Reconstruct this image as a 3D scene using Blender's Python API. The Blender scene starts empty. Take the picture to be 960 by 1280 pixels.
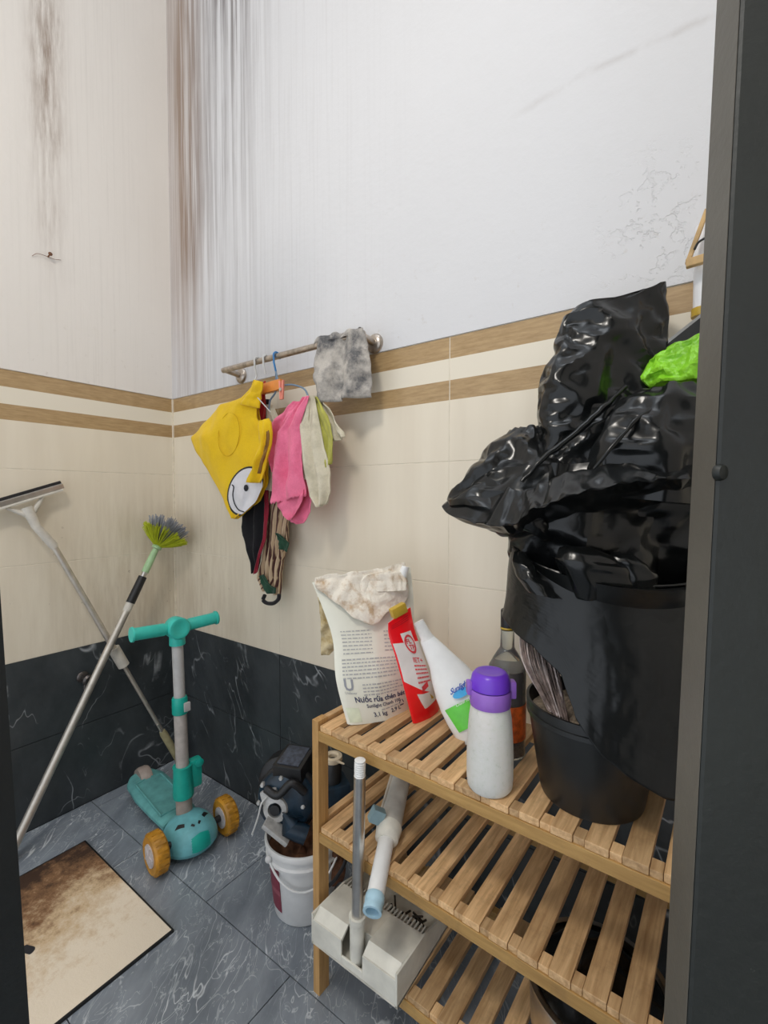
import bpy, bmesh, math, random
import numpy as np
from mathutils import Vector, Matrix, noise
R = random.Random(7)
scene = bpy.context.scene
COL = scene.collection
PI = math.pi

# ------------------------------------------------------------------ camera
F = 572.0; PITCH = math.atan(19.5 / F); YAW = math.atan2(.5816, .8135)
CAM = Vector((1.754, -1.0055, 1.07))
cd = bpy.data.cameras.new('camera'); cam = bpy.data.objects.new('camera', cd); COL.objects.link(cam)
cd.sensor_fit = 'HORIZONTAL'; cd.sensor_width = 36.0; cd.lens = 36.0 * F / 960.0; cd.clip_start = .02
cam.location = CAM; cam.rotation_euler = (PI / 2 - PITCH, 0, YAW)
scene.camera = cam
# ------------------------------------------------------------------ light
W = bpy.data.worlds.new('World'); scene.world = W; W.use_nodes = True
bg = W.node_tree.nodes['Background']; bg.inputs[0].default_value = (.86, .92, 1.0, 1); bg.inputs[1].default_value = 1.0
def area(name, loc, target, size, power, color):
    l = bpy.data.lights.new(name, 'AREA'); l.shape = 'DISK'; l.size = size; l.energy = power; l.color = color
    o = bpy.data.objects.new(name, l); COL.objects.link(o); o.location = loc
    o.rotation_euler = (Vector(target) - Vector(loc)).to_track_quat('-Z', 'Y').to_euler(); return o
area('ceiling_lamp_light', (1.35, -1.45, 2.55), (.9, -.2, 1.0), 0.30, 9, (1, .95, .87))
area('skylight_light', (1.5, -.75, 4.5), (1.35, -.4, 0), 1.1, 6, (.9, .95, 1.0))
vs = scene.view_settings
vs.view_transform = 'Standard'; vs.look = 'None'; vs.gamma = 1; vs.use_curve_mapping = False; vs.exposure = 0.42

# ------------------------------------------------------------------ pixel measuring helpers (photo 960 x 1280 -> metres)
FW = Vector((-math.sin(YAW) * math.cos(PITCH), math.cos(YAW) * math.cos(PITCH), -math.sin(PITCH)))
RT = Vector((math.cos(YAW), math.sin(YAW), 0)); UP = RT.cross(FW)
FH = Vector((-math.sin(YAW), math.cos(YAW), 0))
def ray(x, y): return FW + RT * ((x - 480) / F) + UP * ((640 - y) / F)
def P(x, y, d): return CAM + ray(x, y) * d
def PA(x, y, ax, val):
    r = ray(x, y); return CAM + r * ((val - CAM[ax]) / r[ax])
def PX(x, y, v): return PA(x, y, 0, v)
def PY(x, y, v): return PA(x, y, 1, v)
def PZ(x, y, v): return PA(x, y, 2, v)

# ------------------------------------------------------------------ materials
MATS = {}
class NT:
    def __init__(s, name):
        s.m = bpy.data.materials.new(name); s.m.use_nodes = True; s.t = s.m.node_tree
        s.b = s.t.nodes['Principled BSDF']; s.L = s.t.links
        MATS[name] = s.m
    def n(s, typ, **kw):
        q = s.t.nodes.new(typ)
        for k, v in kw.items():
            if k.startswith('i_'):
                key = k[2:]; key = int(key) if key.isdigit() else key.replace('_', ' ')
                if hasattr(v, 'is_output'): s.L.new(v, q.inputs[key])
                else: q.inputs[key].default_value = v
            else: setattr(q, k, v)
        return q
    def coord(s, scale=(1, 1, 1), out='Object', rot=(0, 0, 0), loc=(0, 0, 0)):
        c = s.n('ShaderNodeTexCoord'); m = s.n('ShaderNodeMapping')
        m.inputs['Scale'].default_value = scale; m.inputs['Rotation'].default_value = rot; m.inputs['Location'].default_value = loc
        s.L.new(c.outputs[out], m.inputs[0]); return m.outputs[0]
    def pos(s):
        g = s.n('ShaderNodeNewGeometry'); x = s.n('ShaderNodeSeparateXYZ'); s.L.new(g.outputs['Position'], x.inputs[0]); return x.outputs
    def noise(s, vec, scale=5, detail=4, rough=.55, dist=0):
        q = s.n('ShaderNodeTexNoise'); q.inputs['Scale'].default_value = scale; q.inputs['Detail'].default_value = detail
        q.inputs['Roughness'].default_value = rough; q.inputs['Distortion'].default_value = dist
        s.L.new(vec, q.inputs['Vector']); return q.outputs[0]
    def ramp(s, fac, stops):
        q = s.n('ShaderNodeValToRGB'); e = q.color_ramp.elements
        while len(e) < len(stops): e.new(.5)
        for k, (p, c) in enumerate(stops):
            e[k].position = p; e[k].color = (c, c, c, 1) if isinstance(c, (int, float)) else (*c, 1)
        s.L.new(fac, q.inputs[0]); return q.outputs[0]
    def mix(s, fac, a, b, mode='MIX'):
        q = s.n('ShaderNodeMix', data_type='RGBA', blend_type=mode)
        for i, v in ((0, fac), (6, a), (7, b)):
            if hasattr(v, 'is_output'): s.L.new(v, q.inputs[i])
            elif i == 0: q.inputs[0].default_value = v
            else: q.inputs[i].default_value = (*v, 1)
        return q.outputs[2]
    def math(s, op, a, b=0, c=0):
        q = s.n('ShaderNodeMath', operation=op)
        for i, v in enumerate((a, b, c)):
            if hasattr(v, 'is_output'): s.L.new(v, q.inputs[i])
            else: q.inputs[i].default_value = v
        return q.outputs[0]
    def gauss(s, x, c, w):      # soft bump around c
        d = s.math('DIVIDE', s.math('SUBTRACT', x, c), w)
        return s.math('POWER', 2.718, s.math('MULTIPLY', s.math('MULTIPLY', d, d), -1))
    def smooth(s, x, a, b):
        q = s.n('ShaderNodeMapRange', interpolation_type='SMOOTHSTEP'); s.L.new(x, q.inputs[0])
        q.inputs[1].default_value = a; q.inputs[2].default_value = b; return q.outputs[0]
    def bump(s, h, strength=.3, dist=.01):
        q = s.n('ShaderNodeBump'); q.inputs['Strength'].default_value = strength; q.inputs['Distance'].default_value = dist
        s.L.new(h, q.inputs['Height']); s.L.new(q.outputs[0], s.b.inputs['Normal'])
    def set(s, **kw):
        for k, v in kw.items():
            i = s.b.inputs[k.replace('_', ' ')]
            if hasattr(v, 'is_output'): s.L.new(v, i)
            elif isinstance(v, tuple): i.default_value = (*v, 1)
            else: i.default_value = v
        return s

def simple(name, col, rough=.5, metal=0, var=.12, scale=40, bump=0, **kw):
    """plain material with a little mottling so nothing is perfectly flat"""
    t = NT(name); v = t.coord()
    n = t.noise(v, scale, 4)
    dark = tuple(c * (1 - var) for c in col); lite = tuple(min(1, c * (1 + var)) for c in col)
    t.set(Base_Color=t.ramp(n, [(.3, dark), (.7, lite)]), Roughness=rough, Metallic=metal, **kw)
    if bump: t.bump(n, bump, .004)
    return t.m

CR_B, CR_A = -.01, 1.922
def plaster(name, base, left):
    t = NT(name); X, Y, Z = t.pos()
    u = t.math('MULTIPLY', Y, -1) if left else X
    v = t.coord(out='Object')
    # running water streaks: noise squeezed along the height
    vec = t.n('ShaderNodeCombineXYZ'); t.L.new(u, vec.inputs[0]); t.L.new(t.math('MULTIPLY', Z, .018), vec.inputs[2])
    vec2 = t.n('ShaderNodeCombineXYZ'); t.L.new(u, vec2.inputs[0]); t.L.new(t.math('MULTIPLY', Z, .09), vec2.inputs[2])
    brk0 = t.ramp(t.noise(vec2.outputs[0], 14, 4, .6), [(.36, 0), (.6, 1)])
    s1 = t.math('MULTIPLY', t.ramp(t.noise(vec.outputs[0], 40, 5, .7), [(.42, 0), (.55, 1)]), t.math('ADD', t.math('MULTIPLY', brk0, .75), .25))
    s2 = t.ramp(t.noise(vec.outputs[0], 95, 4, .6), [(.5, 0), (.72, 1)])
    up = t.smooth(Z, 1.55, 2.9)
    col = t.mix(t.math('MULTIPLY', t.ramp(t.noise(v, 2.2, 5), [(.35, 0), (.75, 1)]), .3), base, tuple(c * .9 for c in base))
    if left:
        m1 = t.math('MULTIPLY', t.gauss(u, .405, .045), t.smooth(Z, 1.6, 2.45))
        broad = t.math('MULTIPLY', t.gauss(u, .3, .22), .22)
        col = t.mix(t.math('MULTIPLY', t.math('MULTIPLY', s2, broad), .7), col, (.42, .38, .34))
        brk = t.math('MULTIPLY', t.ramp(t.noise(vec2.outputs[0], 60, 5, .7), [(.34, 0), (.62, 1)]), t.ramp(t.noise(v, 5, 4), [(.32, .45), (.6, 1)]))
        col = t.mix(t.math('MULTIPLY', t.math('MULTIPLY', m1, brk), .9), col, (.25, .17, .12))
    else:
        m1 = t.math('MULTIPLY', t.gauss(u, .12, .11), t.math('MINIMUM', t.math('MULTIPLY', t.smooth(Z, 1.15, 2.45), 1.35), 1.0))
        col = t.mix(t.math('MULTIPLY', t.math('MULTIPLY', s1, m1), 1.0), col, (.17, .10, .07))
        s3 = t.ramp(t.noise(vec.outputs[0], 75, 3, .6), [(.48, 0), (.56, 1)])
        m1b = t.math('MULTIPLY', t.gauss(u, .12, .085), t.math('ADD', t.math('MULTIPLY', t.gauss(Z, 2.5, .45), .75), .25))
        col = t.mix(t.math('MULTIPLY', t.math('MULTIPLY', s3, m1b), .85), col, (.15, .085, .055))
        m2 = t.math('MULTIPLY', t.gauss(u, .37, .17), t.math('ADD', t.math('MULTIPLY', up, .75), .22))
        col = t.mix(t.math('MULTIPLY', t.math('MULTIPLY', s1, m2), 1.0), col, (.20, .18, .18))
        m3 = t.math('MULTIPLY', t.gauss(u, .45, .45), .34)
        col = t.mix(t.math('MULTIPLY', t.math('MULTIPLY', s2, m3), .8), col, (.38, .36, .35))
        corner = t.math('MULTIPLY', t.gauss(u, .06, .13), t.smooth(Z, 1.0, 2.2))
        col = t.mix(t.math('MULTIPLY', corner, .5), col, (.46, .35, .27))
    if not left:
        wob = t.math('MULTIPLY', t.math('SUBTRACT', t.noise(v, 6, 5), .5), .06)
        dl = t.math('ABSOLUTE', t.math('ADD', t.math('SUBTRACT', Z, t.math('ADD', t.math('MULTIPLY', u, CR_B), CR_A)), wob))
        ck = t.math('MULTIPLY', t.ramp(dl, [(0, 1), (.012, 0)]), t.math('MULTIPLY', t.smooth(u, 1.3, 1.5), t.ramp(t.noise(v, 14, 4), [(.4, 0), (.6, 1)])))
        col = t.mix(t.math('MULTIPLY', ck, .35), col, (.45, .42, .4))
    # hand scuffs close to the tiles
    sc = t.math('MULTIPLY', t.ramp(t.noise(v, 34, 6, .7), [(.62, 0), (.72, 1)]), t.smooth(Z, 1.85, 1.46))
    col = t.mix(t.math('MULTIPLY', sc, .35), col, (.45, .38, .3))
    t.set(Base_Color=col, Roughness=.85)
    # peeling flakes to the right, trowel marks everywhere
    fine = t.noise(v, 28, 6, .6)
    if not left:
        fl = t.math('MULTIPLY', t.ramp(t.noise(v, 22, 5, .7), [(.54, 0), (.57, 1)]), t.math('MULTIPLY', t.gauss(u, 1.66, .07), t.gauss(Z, 1.57, .10)))
        h = t.math('ADD', t.math('MULTIPLY', fine, .35), t.math('MULTIPLY', fl, -.9))
    else: h = t.math('MULTIPLY', fine, .35)
    t.bump(h, .5, .006)
    return t.m
PL_BACK = plaster('white_plaster', (.70, .70, .715), False)
PL_LEFT = plaster('yellowed_plaster', (.80, .752, .695), True)

def cream_tile(name, bands):
    t = NT(name); X, Y, Z = t.pos()
    hv = t.math('SUBTRACT', X, Y)
    vec = t.n('ShaderNodeCombineXYZ'); t.L.new(hv, vec.inputs[0]); t.L.new(t.math('MULTIPLY', Z, .12), vec.inputs[2])
    g = t.noise(vec.outputs[0], 14, 4)
    col = t.ramp(g, [(.25, (.75, .665, .53)), (.75, (.83, .75, .61))])
    if bands:
        gv = t.n('ShaderNodeCombineXYZ'); t.L.new(t.math('MULTIPLY', hv, .12), gv.inputs[0]); t.L.new(Z, gv.inputs[2])
        gr = t.noise(gv.outputs[0], 160, 5, .7)
        brown = t.ramp(gr, [(.3, (.34, .215, .095)), (.7, (.52, .36, .185))])
        b1 = t.math('MULTIPLY', t.math('GREATER_THAN', Z, 1.304), t.math('LESS_THAN', Z, 1.352))
        b2 = t.math('GREATER_THAN', Z, 1.404)
        mid = t.math('MULTIPLY', t.math('GREATER_THAN', Z, 1.352), t.math('LESS_THAN', Z, 1.404))
        col = t.mix(mid, col, (.80, .73, .60))
        col = t.mix(t.math('MAXIMUM', b1, b2), col, brown)
    # grime running down beside the corner
    near = t.math('MULTIPLY', t.gauss(hv, .12, .34), t.smooth(Z, 1.3, .75))
    gr2 = t.ramp(t.noise(vec.outputs[0], 46, 5, .65), [(.38, .15), (.7, 1)])
    col = t.mix(t.math('MULTIPLY', t.math('MULTIPLY', near, gr2), .42), col, (.36, .25, .14))
    sp = t.math('MULTIPLY', t.ramp(t.noise(t.coord(), 70, 3), [(.69, 0), (.74, 1)]), near)
    col = t.mix(t.math('MULTIPLY', sp, .6), col, (.16, .1, .06))
    t.set(Base_Color=col, Roughness=.34)
    return t.m
TILE_CREAM = cream_tile('cream_wall_tile', False); TILE_BAND = cream_tile('banded_wall_tile', True)

def slate(name, base, lite, rot, vein, rough, amount):
    t = NT(name)
    v = t.coord(rot=rot)
    mp = t.n('ShaderNodeMapping'); mp.inputs['Scale'].default_value = (1, .36, 1) if 'floor' in name else (1, 1, .5); t.L.new(v, mp.inputs[0])
    def contour(scale, width, off):
        mo = t.n('ShaderNodeMapping'); mo.inputs['Location'].default_value = (off, off * 2, -off); t.L.new(mp.outputs[0], mo.inputs[0])
        d = t.math('ABSOLUTE', t.math('SUBTRACT', t.noise(mo.outputs[0], scale, 3, .5, .7), .5))
        return t.ramp(d, [(0, 1), (width * .4, .6), (width, 0)])
    line = t.math('MAXIMUM', contour(vein, .008, 0), t.math('MULTIPLY', contour(vein * 1.9, .009, 3.3), .7))
    gate = t.ramp(t.noise(v, 7, 5, .6), [(.48, 0), (.64, 1)])
    cloud = t.ramp(t.noise(mp.outputs[0], 9, 6, .65), [(.3, base), (.75, lite)])
    if 'floor' in name:
        gate = t.ramp(t.noise(v, 7, 5, .6), [(.38, .1), (.58, 1)])
        line = t.math('MAXIMUM', line, t.math('MULTIPLY', contour(vein * 3.4, .010, 7.1), .6))
    col = t.mix(t.math('MULTIPLY', t.math('MULTIPLY', line, gate), amount), cloud, (.75, .78, .80))
    t.set(Base_Color=col, Roughness=rough)
    t.bump(t.noise(v, 60, 5), .12, .004)
    return t.m
SLATE_WALL = slate('dark_slate_wall_tile', (.024, .029, .032), (.062, .070, .074), (.0, .5, .3), 3.4, .40, .5)
SLATE_FLOOR = slate('grey_slate_floor_tile', (.15, .172, .20), (.34, .375, .415), (0, 0, math.radians(-32)), 11, .30, 1.0)
GROUT_DARK = simple('dark_grout', (.03, .03, .032), .9)
GROUT = simple('pale_grout', (.74, .67, .55), .9)

def wood(name, a, b, axis):
    t = NT(name)
    sc = [1, 1, 1]; sc[axis] = .07
    v = t.coord(scale=tuple(sc))
    oi = t.n('ShaderNodeObjectInfo')
    ad = t.n('ShaderNodeVectorMath', operation='ADD'); t.L.new(v, ad.inputs[0])
    sc2 = t.n('ShaderNodeVectorMath', operation='SCALE'); sc2.inputs[0].default_value = (3, 5, 7); t.L.new(oi.outputs['Random'], sc2.inputs['Scale']); t.L.new(sc2.outputs[0], ad.inputs[1])
    g = t.noise(ad.outputs[0], 110, 6, .65, .4)
    col = t.ramp(g, [(.28, a), (.72, b)])
    tone = t.math('ADD', t.math('MULTIPLY', oi.outputs['Random'], .5), .74)
    hs = t.n('ShaderNodeHueSaturation'); t.L.new(col, hs.inputs['Color']); t.L.new(tone, hs.inputs['Value'])
    dirt = t.ramp(t.noise(t.coord(), 16, 6, .7), [(.55, 0), (.75, 1)])
    col = t.mix(t.math('MULTIPLY', dirt, .45), hs.outputs[0], (.16, .09, .04))
    t.set(Base_Color=col, Roughness=.5); t.bump(g, .18, .002)
    return t.m
WOOD_Y = wood('acacia_slat', (.40, .22, .09), (.82, .55, .29), 1)
WOOD_X = wood('acacia_rail', (.40, .22, .065), (.62, .38, .13), 0)
WOOD_Z = wood('acacia_leg', (.38, .20, .065), (.60, .36, .14), 2)

def plastic_bag(name, col, rough, bumpscale, strength):
    t = NT(name); v = t.coord()
    def ridge(sc, off):
        mo = t.n('ShaderNodeMapping'); mo.inputs['Location'].default_value = (off, -off, off); mo.inputs['Rotation'].default_value = (.6, .4 + off, .2); mo.inputs['Scale'].default_value = (1, .45, 1); t.L.new(v, mo.inputs[0])
        return t.math('ABSOLUTE', t.math('SUBTRACT', t.noise(mo.outputs[0], sc, 2, .5, .15), .5))
    h = t.math('ADD', t.math('ADD', ridge(bumpscale, 0), t.math('MULTIPLY', ridge(bumpscale * 1.4, 2.1), .8)), t.math('MULTIPLY', ridge(bumpscale * 3.2, 5.2), .35))
    n = t.noise(v, 12, 4)
    t.set(Base_Color=t.ramp(n, [(.3, tuple(c * .7 for c in col)), (.7, tuple(c * 1.3 for c in col))]), Roughness=rough)
    t.b.inputs['Specular IOR Level'].default_value = .42
    t.bump(h, strength, .02)
    return t.m
BAG = plastic_bag('black_polythene', (.006, .0068, .0068), .22, 9, .16)
BAG_S = plastic_bag('smooth_black_polythene', (.006, .0068, .0068), .31, 8, .22)
BAG_GREEN = plastic_bag('lime_polythene', (.27, .66, .03), .33, 26, .7)

def fabric(name, a, b=None, rough=.9, weave=260, patch=14, thr=(.45, .65)):
    t = NT(name); v = t.coord()
    w = t.noise(v, weave, 2)
    b = b or tuple(c * .8 for c in a)
    col = t.ramp(t.noise(v, patch, 6, .65), [(thr[0], a), (thr[1], b)])
    col = t.mix(t.math('MULTIPLY', t.ramp(w, [(.4, 0), (.7, 1)]), .25), col, tuple(c * .7 for c in a))
    t.set(Base_Color=col, Roughness=rough); t.b.inputs['Sheen Weight'].default_value = .15
    t.bump(t.math('ADD', w, t.noise(v, 30, 4)), .3, .003)
    return t.m
YELLOW = fabric('yellow_felt', (.93, .60, .005), (.86, .53, .004), weave=400)
PINK = fabric('pink_cloth', (.90, .20, .34), (.78, .13, .25), patch=18)
CREAMC = fabric('cream_cloth', (.66, .60, .46), (.50, .45, .33), patch=22)
OLIVE = fabric('olive_cloth', (.47, .45, .09), (.33, .32, .06))
BLACKC = fabric('black_cloth', (.006, .006, .008), (.012, .008, .012))
CRIMSON = fabric('crimson_edge', (.30, .01, .03))
GREYC = fabric('grey_stained_cloth', (.52, .48, .43), (.10, .10, .105), patch=13, thr=(.44, .62))
RAG = fabric('soiled_rag', (.82, .75, .64), (.42, .24, .09), patch=30, thr=(.50, .74))
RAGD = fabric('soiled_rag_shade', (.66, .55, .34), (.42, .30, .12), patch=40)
GREENB = fabric('dark_green_binding', (.012, .06, .03))
def stripes():
    t = NT('striped_cloth'); X, Y, Z = t.pos()
    c = t.math('ADD', t.math('MULTIPLY', t.math('SUBTRACT', X, t.math('MULTIPLY', Z, .16)), 560), t.math('MULTIPLY', t.noise(t.coord(scale=(1, 1, .2)), 30, 3), 5))
    w = t.math('ADD', t.math('MULTIPLY', t.math('SINE', c), .5), .5)
    col = t.ramp(w, [(.10, (.10, .04, .035)), (.30, (.50, .36, .22)), (.55, (.70, .54, .36)), (.92, (.62, .46, .30))])
    t.set(Base_Color=col, Roughness=.9); return t.m
STRIPE = stripes()
WHITEF = simple('white_felt', (.80, .78, .80), .85, var=.05)
INK = simple('black_print', (.02, .02, .025), .6)
INKB = simple('blue_black_print', (.055, .06, .12), .6)
INKG = simple('grey_print', (.30, .31, .34), .6)
INKL = simple('pale_grey_print', (.42, .42, .42), .6)
INKR = simple('red_print', (.72, .05, .06), .6)
INKBLUE = simple('blue_print', (.01, .07, .42), .5)
SKYB = simple('sky_blue_print', (.06, .42, .80), .5)
POUCH = simple('white_film_pouch', (.78, .77, .66), .35, var=.06, scale=12, bump=.1)
POUCHG = simple('pale_green_print', (.70, .74, .56), .4)
RED = simple('red_film', (.90, .008, .014), .3, var=.05)
LABELW = simple('off_white_label', (.80, .74, .70), .4, var=.05)
GOLD = simple('gold_cap', (.55, .36, .04), .4)
WHITEP = simple('white_plastic', (.82, .82, .80), .32, var=.04)
LIME = simple('lime_label', (.13, .62, .06), .35)
PURPLE = simple('violet_lid', (.17, .045, .62), .3, var=.05); LILAC = simple('lilac_collar', (.30, .13, .56), .35, var=.08)
TEAL = simple('teal_plastic', (.045, .55, .46), .38, var=.08); TEALD = simple('dusty_teal_plastic', (.13, .38, .37), .55, var=.25, scale=22)
TEALB = simple('dusty_blue_teal_plastic', (.16, .46, .50), .5, var=.18, scale=26)
TEALG = simple('deep_green_teal', (.01, .40, .32), .38, var=.08)
AMBER = simple('amber_rubber', (.52, .24, .02), .45, var=.35, scale=30, bump=.2)
TAUPE = simple('dusty_grey_plastic', (.36, .29, .25), .55, var=.2, scale=30)
STEM_GREY = simple('light_grey_tube', (.50, .49, .48), .4, var=.08)
HUB = simple('pale_wheel_hub', (.55, .50, .50), .5, var=.2)
BLACKP = simple('black_plastic', (.012, .012, .013), .42, var=.25)
STEEL = simple('brushed_steel', (.60, .58, .55), .28, 1.0, var=.1)
ALU = simple('dull_aluminium', (.60, .55, .48), .42, .75, var=.12)
CHROME = simple('old_chrome', (.50, .44, .38), .3, .9, var=.3, scale=60)
DARKCHROME = simple('tarnished_valve', (.10, .09, .085), .35, .8, var=.3)
GREYPL = simple('beige_grey_plastic', (.62, .58, .51), .5, var=.12)
OLIVEGRIP = simple('khaki_grip', (.36, .31, .17), .6, var=.15)
PANW = simple('dirty_white_plastic', (.70, .68, .60), .45, var=.16, scale=18)
PANIN = simple('grimy_white_plastic', (.60, .57, .49), .55, var=.3, scale=14)
PALEBLUE = simple('pale_blue_plastic', (.42, .63, .74), .35); GREYBLUE = simple('grey_blue_plastic', (.28, .42, .47), .45)
MINT = simple('mint_plastic', (.36, .55, .30), .4)
BRISTLE = simple('lime_bristle', (.45, .50, .015), .7, var=.2); BRISTLEG = simple('grey_bristle', (.28, .29, .32), .8)
PUMPB = simple('navy_enamel', (.010, .026, .045), .35, var=.5, scale=35); PUMPM = simple('grey_casting', (.50, .49, .47), .45, .3, var=.25, scale=60)
MAROON = simple('maroon_label', (.22, .035, .06), .5, var=.15)
BUCKETW = simple('white_bucket_plastic', (.74, .74, .73), .35, var=.08, scale=20)
RUST = simple('rusty_dregs', (.16, .07, .035), .85, var=.5, scale=60)
TAN = simple('tan_ring', (.60, .50, .36), .6, var=.2)
SOIL = simple('dry_soil', (.45, .36, .27), .95, var=.45, scale=160, bump=.6)
STEMS = simple('dried_stems', (.20, .145, .125), .6, var=.5, scale=90)
STEMSP = simple('pale_dried_stems', (.46, .38, .35), .6, var=.3, scale=90)
POTB = simple('black_nursery_pot', (.012, .013, .013), .36, var=.3, scale=14)
HOOKW = simple('white_wire', (.72, .72, .70), .4); HOOKB = simple('blue_wire', (.05, .24, .55), .35); HOOKGB = simple('grey_blue_wire', (.16, .24, .33), .4)
ORANGE = simple('orange_plastic', (.85, .30, .06), .4); CORAL = simple('coral_clip', (.92, .30, .22), .35)
REDSTRAP = fabric('red_strap', (.45, .01, .015))
PIPEW = simple('white_pvc', (.80, .80, .82), .35, var=.03)
FRAMEW = simple('pale_timber', (.55, .36, .16), .6, var=.25)
GLASSD = None
def mk_glass():
    t = NT('clear_glass'); t.set(Base_Color=(.86, .92, .88), Roughness=.06); t.b.inputs['Transmission Weight'].default_value = .92; t.b.inputs['IOR'].default_value = 1.35
    t2 = NT('frosted_bottle'); v = t2.coord()
    n = t2.noise(v, 120, 5, .7); X = t2.pos()
    t2.set(Base_Color=t2.ramp(n, [(.42, (.97, .97, .93)), (.60, (.92, .93, .87)), (.76, (.66, .69, .60))]), Roughness=.38)
    t2.b.inputs['Transmission Weight'].default_value = .35; t2.b.inputs['Subsurface Weight'].default_value = 0
    t2.bump(n, .25, .003)
    return t.m, t2.m
GLASS, FROST = mk_glass()
LIQUOR = simple('dark_spirit', (.035, .008, .012), .12, var=.2)
LABELO = simple('orange_red_label', (.72, .12, .02), .45, var=.5, scale=70)
def door_paint(name, col):
    t = NT(name); v = t.coord()
    sc = t.ramp(t.noise(v, 26, 6, .7), [(.70, 0), (.74, 1)])
    c = t.mix(t.math('MULTIPLY', sc, .5), t.ramp(t.noise(v, 5, 5), [(.3, tuple(x * .8 for x in col)), (.7, tuple(x * 1.2 for x in col))]), (.32, .33, .28))
    t.set(Base_Color=c, Roughness=.5); t.bump(t.noise(v, 90, 4), .25, .003); return t.m
DOORP = door_paint('charcoal_green_paint', (.012, .0145, .0115)); DOORL = door_paint('near_black_paint', (.013, .017, .019))
def board_mat():
    t = NT('stained_board'); v = t.coord(); X, Y, Z = t.pos()
    d = t.math('ADD', t.math('MULTIPLY', t.math('SUBTRACT', X, .22), 2.2), t.math('MULTIPLY', t.math('ADD', Y, .44), .3))
    n = t.noise(v, 9, 7, .72, .1); n2 = t.noise(v, 38, 6, .75)
    m = t.math('ADD', t.math('SUBTRACT', n, d), t.math('MULTIPLY', t.math('SUBTRACT', n2, .2), .75))
    col = t.ramp(m, [(.0, (.86, .74, .58)), (.28, (.66, .48, .29)), (.5, (.27, .14, .065)), (.72, (.055, .026, .013))])
    t.set(Base_Color=col, Roughness=.8); t.bump(n2, .4, .004); return t.m
BOARD = board_mat()

# ------------------------------------------------------------------ mesh helpers
class MB:
    def __init__(s): s.bm = bmesh.new()
    def box(s, a, b, bev=0, mat=None):
        a = Vector(a); b = Vector(b)
        r = bmesh.ops.create_cube(s.bm, size=1)
        vs_ = r['verts']
        for v in vs_:
            v.co = Vector([(a[i] + b[i]) / 2 + v.co[i] * abs(b[i] - a[i]) for i in range(3)])
        if bev:
            es = list({e for v in vs_ for e in v.link_edges})
            r2 = bmesh.ops.bevel(s.bm, geom=es, offset=bev, segments=2, affect='EDGES', profile=.6)
            vs_ = list({v for f in r2['faces'] for v in f.verts} | {v for v in vs_ if v.is_valid})
        if mat is not None:
            for v in vs_: v.co = mat @ v.co
        return s
    def ring(s, c, ax, r, n, r2=None, ref=None):
        ax = ax.normalized(); ref = ref or (Vector((0, 0, 1)) if abs(ax.z) < .9 else Vector((1, 0, 0)))
        x = ax.cross(ref).normalized(); y = ax.cross(x).normalized(); r2 = r if r2 is None else r2
        return [s.bm.verts.new(c + x * (r * math.cos(2 * PI * k / n)) + y * (r2 * math.sin(2 * PI * k / n))) for k in range(n)]
    def bridge(s, A, B):
        n = len(A)
        for k in range(n): s.bm.faces.new((A[k], A[(k + 1) % n], B[(k + 1) % n], B[k]))
    def tube(s, pts, r, n=10, cap=True, r2=None):
        pts = [Vector(p) for p in pts]; rr = r if isinstance(r, (list, tuple)) else [r] * len(pts)
        prev = None; first = None
        t0 = (pts[1] - pts[0]).normalized(); ref = Vector((0, 0, 1)) if abs(t0.z) < .9 else Vector((1, 0, 0))
        for i, p in enumerate(pts):
            a = pts[max(i - 1, 0)]; b = pts[min(i + 1, len(pts) - 1)]
            ax = (b - a)
            if ax.length < 1e-9: ax = t0
            ring = s.ring(p, ax, rr[i], n, None if r2 is None else r2[i], ref)
            if prev: s.bridge(prev, ring)
            else: first = ring
            prev = ring
        if cap: s.bm.faces.new(first); s.bm.faces.new(prev)
        return s
    def lathe(s, prof, c=(0, 0, 0), axis=(0, 0, 1), n=24, cap=True, ref=None):
        c = Vector(c); ax = Vector(axis).normalized(); prev = None; first = None
        for r, h in prof:
            ring = s.ring(c + ax * h, ax, max(r, 1e-4), n, None, ref)
            if prev: s.bridge(prev, ring)
            else: first = ring
            prev = ring
        if cap: s.bm.faces.new(first); s.bm.faces.new(prev)
        return s
    def prism(s, bot, top):
        A = [s.bm.verts.new(Vector(p)) for p in bot]; B = [s.bm.verts.new(Vector(p)) for p in top]
        s.bridge(A, B); s.bm.faces.new(A); s.bm.faces.new(B); return s
    def grid(s, fn, nu, nv, closed=False):
        G = [[s.bm.verts.new(fn(i / nu, j / nv)) for i in range(nu if closed else nu + 1)] for j in range(nv + 1)]
        m = len(G[0])
        for j in range(nv):
            for i in range(nu):
                s.bm.faces.new((G[j][i], G[j][(i + 1) % m], G[j + 1][(i + 1) % m], G[j + 1][i]))
        return G
    def poly(s, pts): s.bm.faces.new([s.bm.verts.new(Vector(p)) for p in pts]); return s
    def sphere(s, c, r, sx=1, sy=1, sz=1, u=14, v=9):
        rr = bmesh.ops.create_uvsphere(s.bm, u_segments=u, v_segments=v, radius=r)
        for q in rr['verts']: q.co = Vector(c) + Vector((q.co.x * sx, q.co.y * sy, q.co.z * sz))
        return s
    def mesh(s, name):
        bmesh.ops.recalc_face_normals(s.bm, faces=s.bm.faces[:])
        me = bpy.data.meshes.new(name); s.bm.to_mesh(me); s.bm.free(); return me
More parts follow.
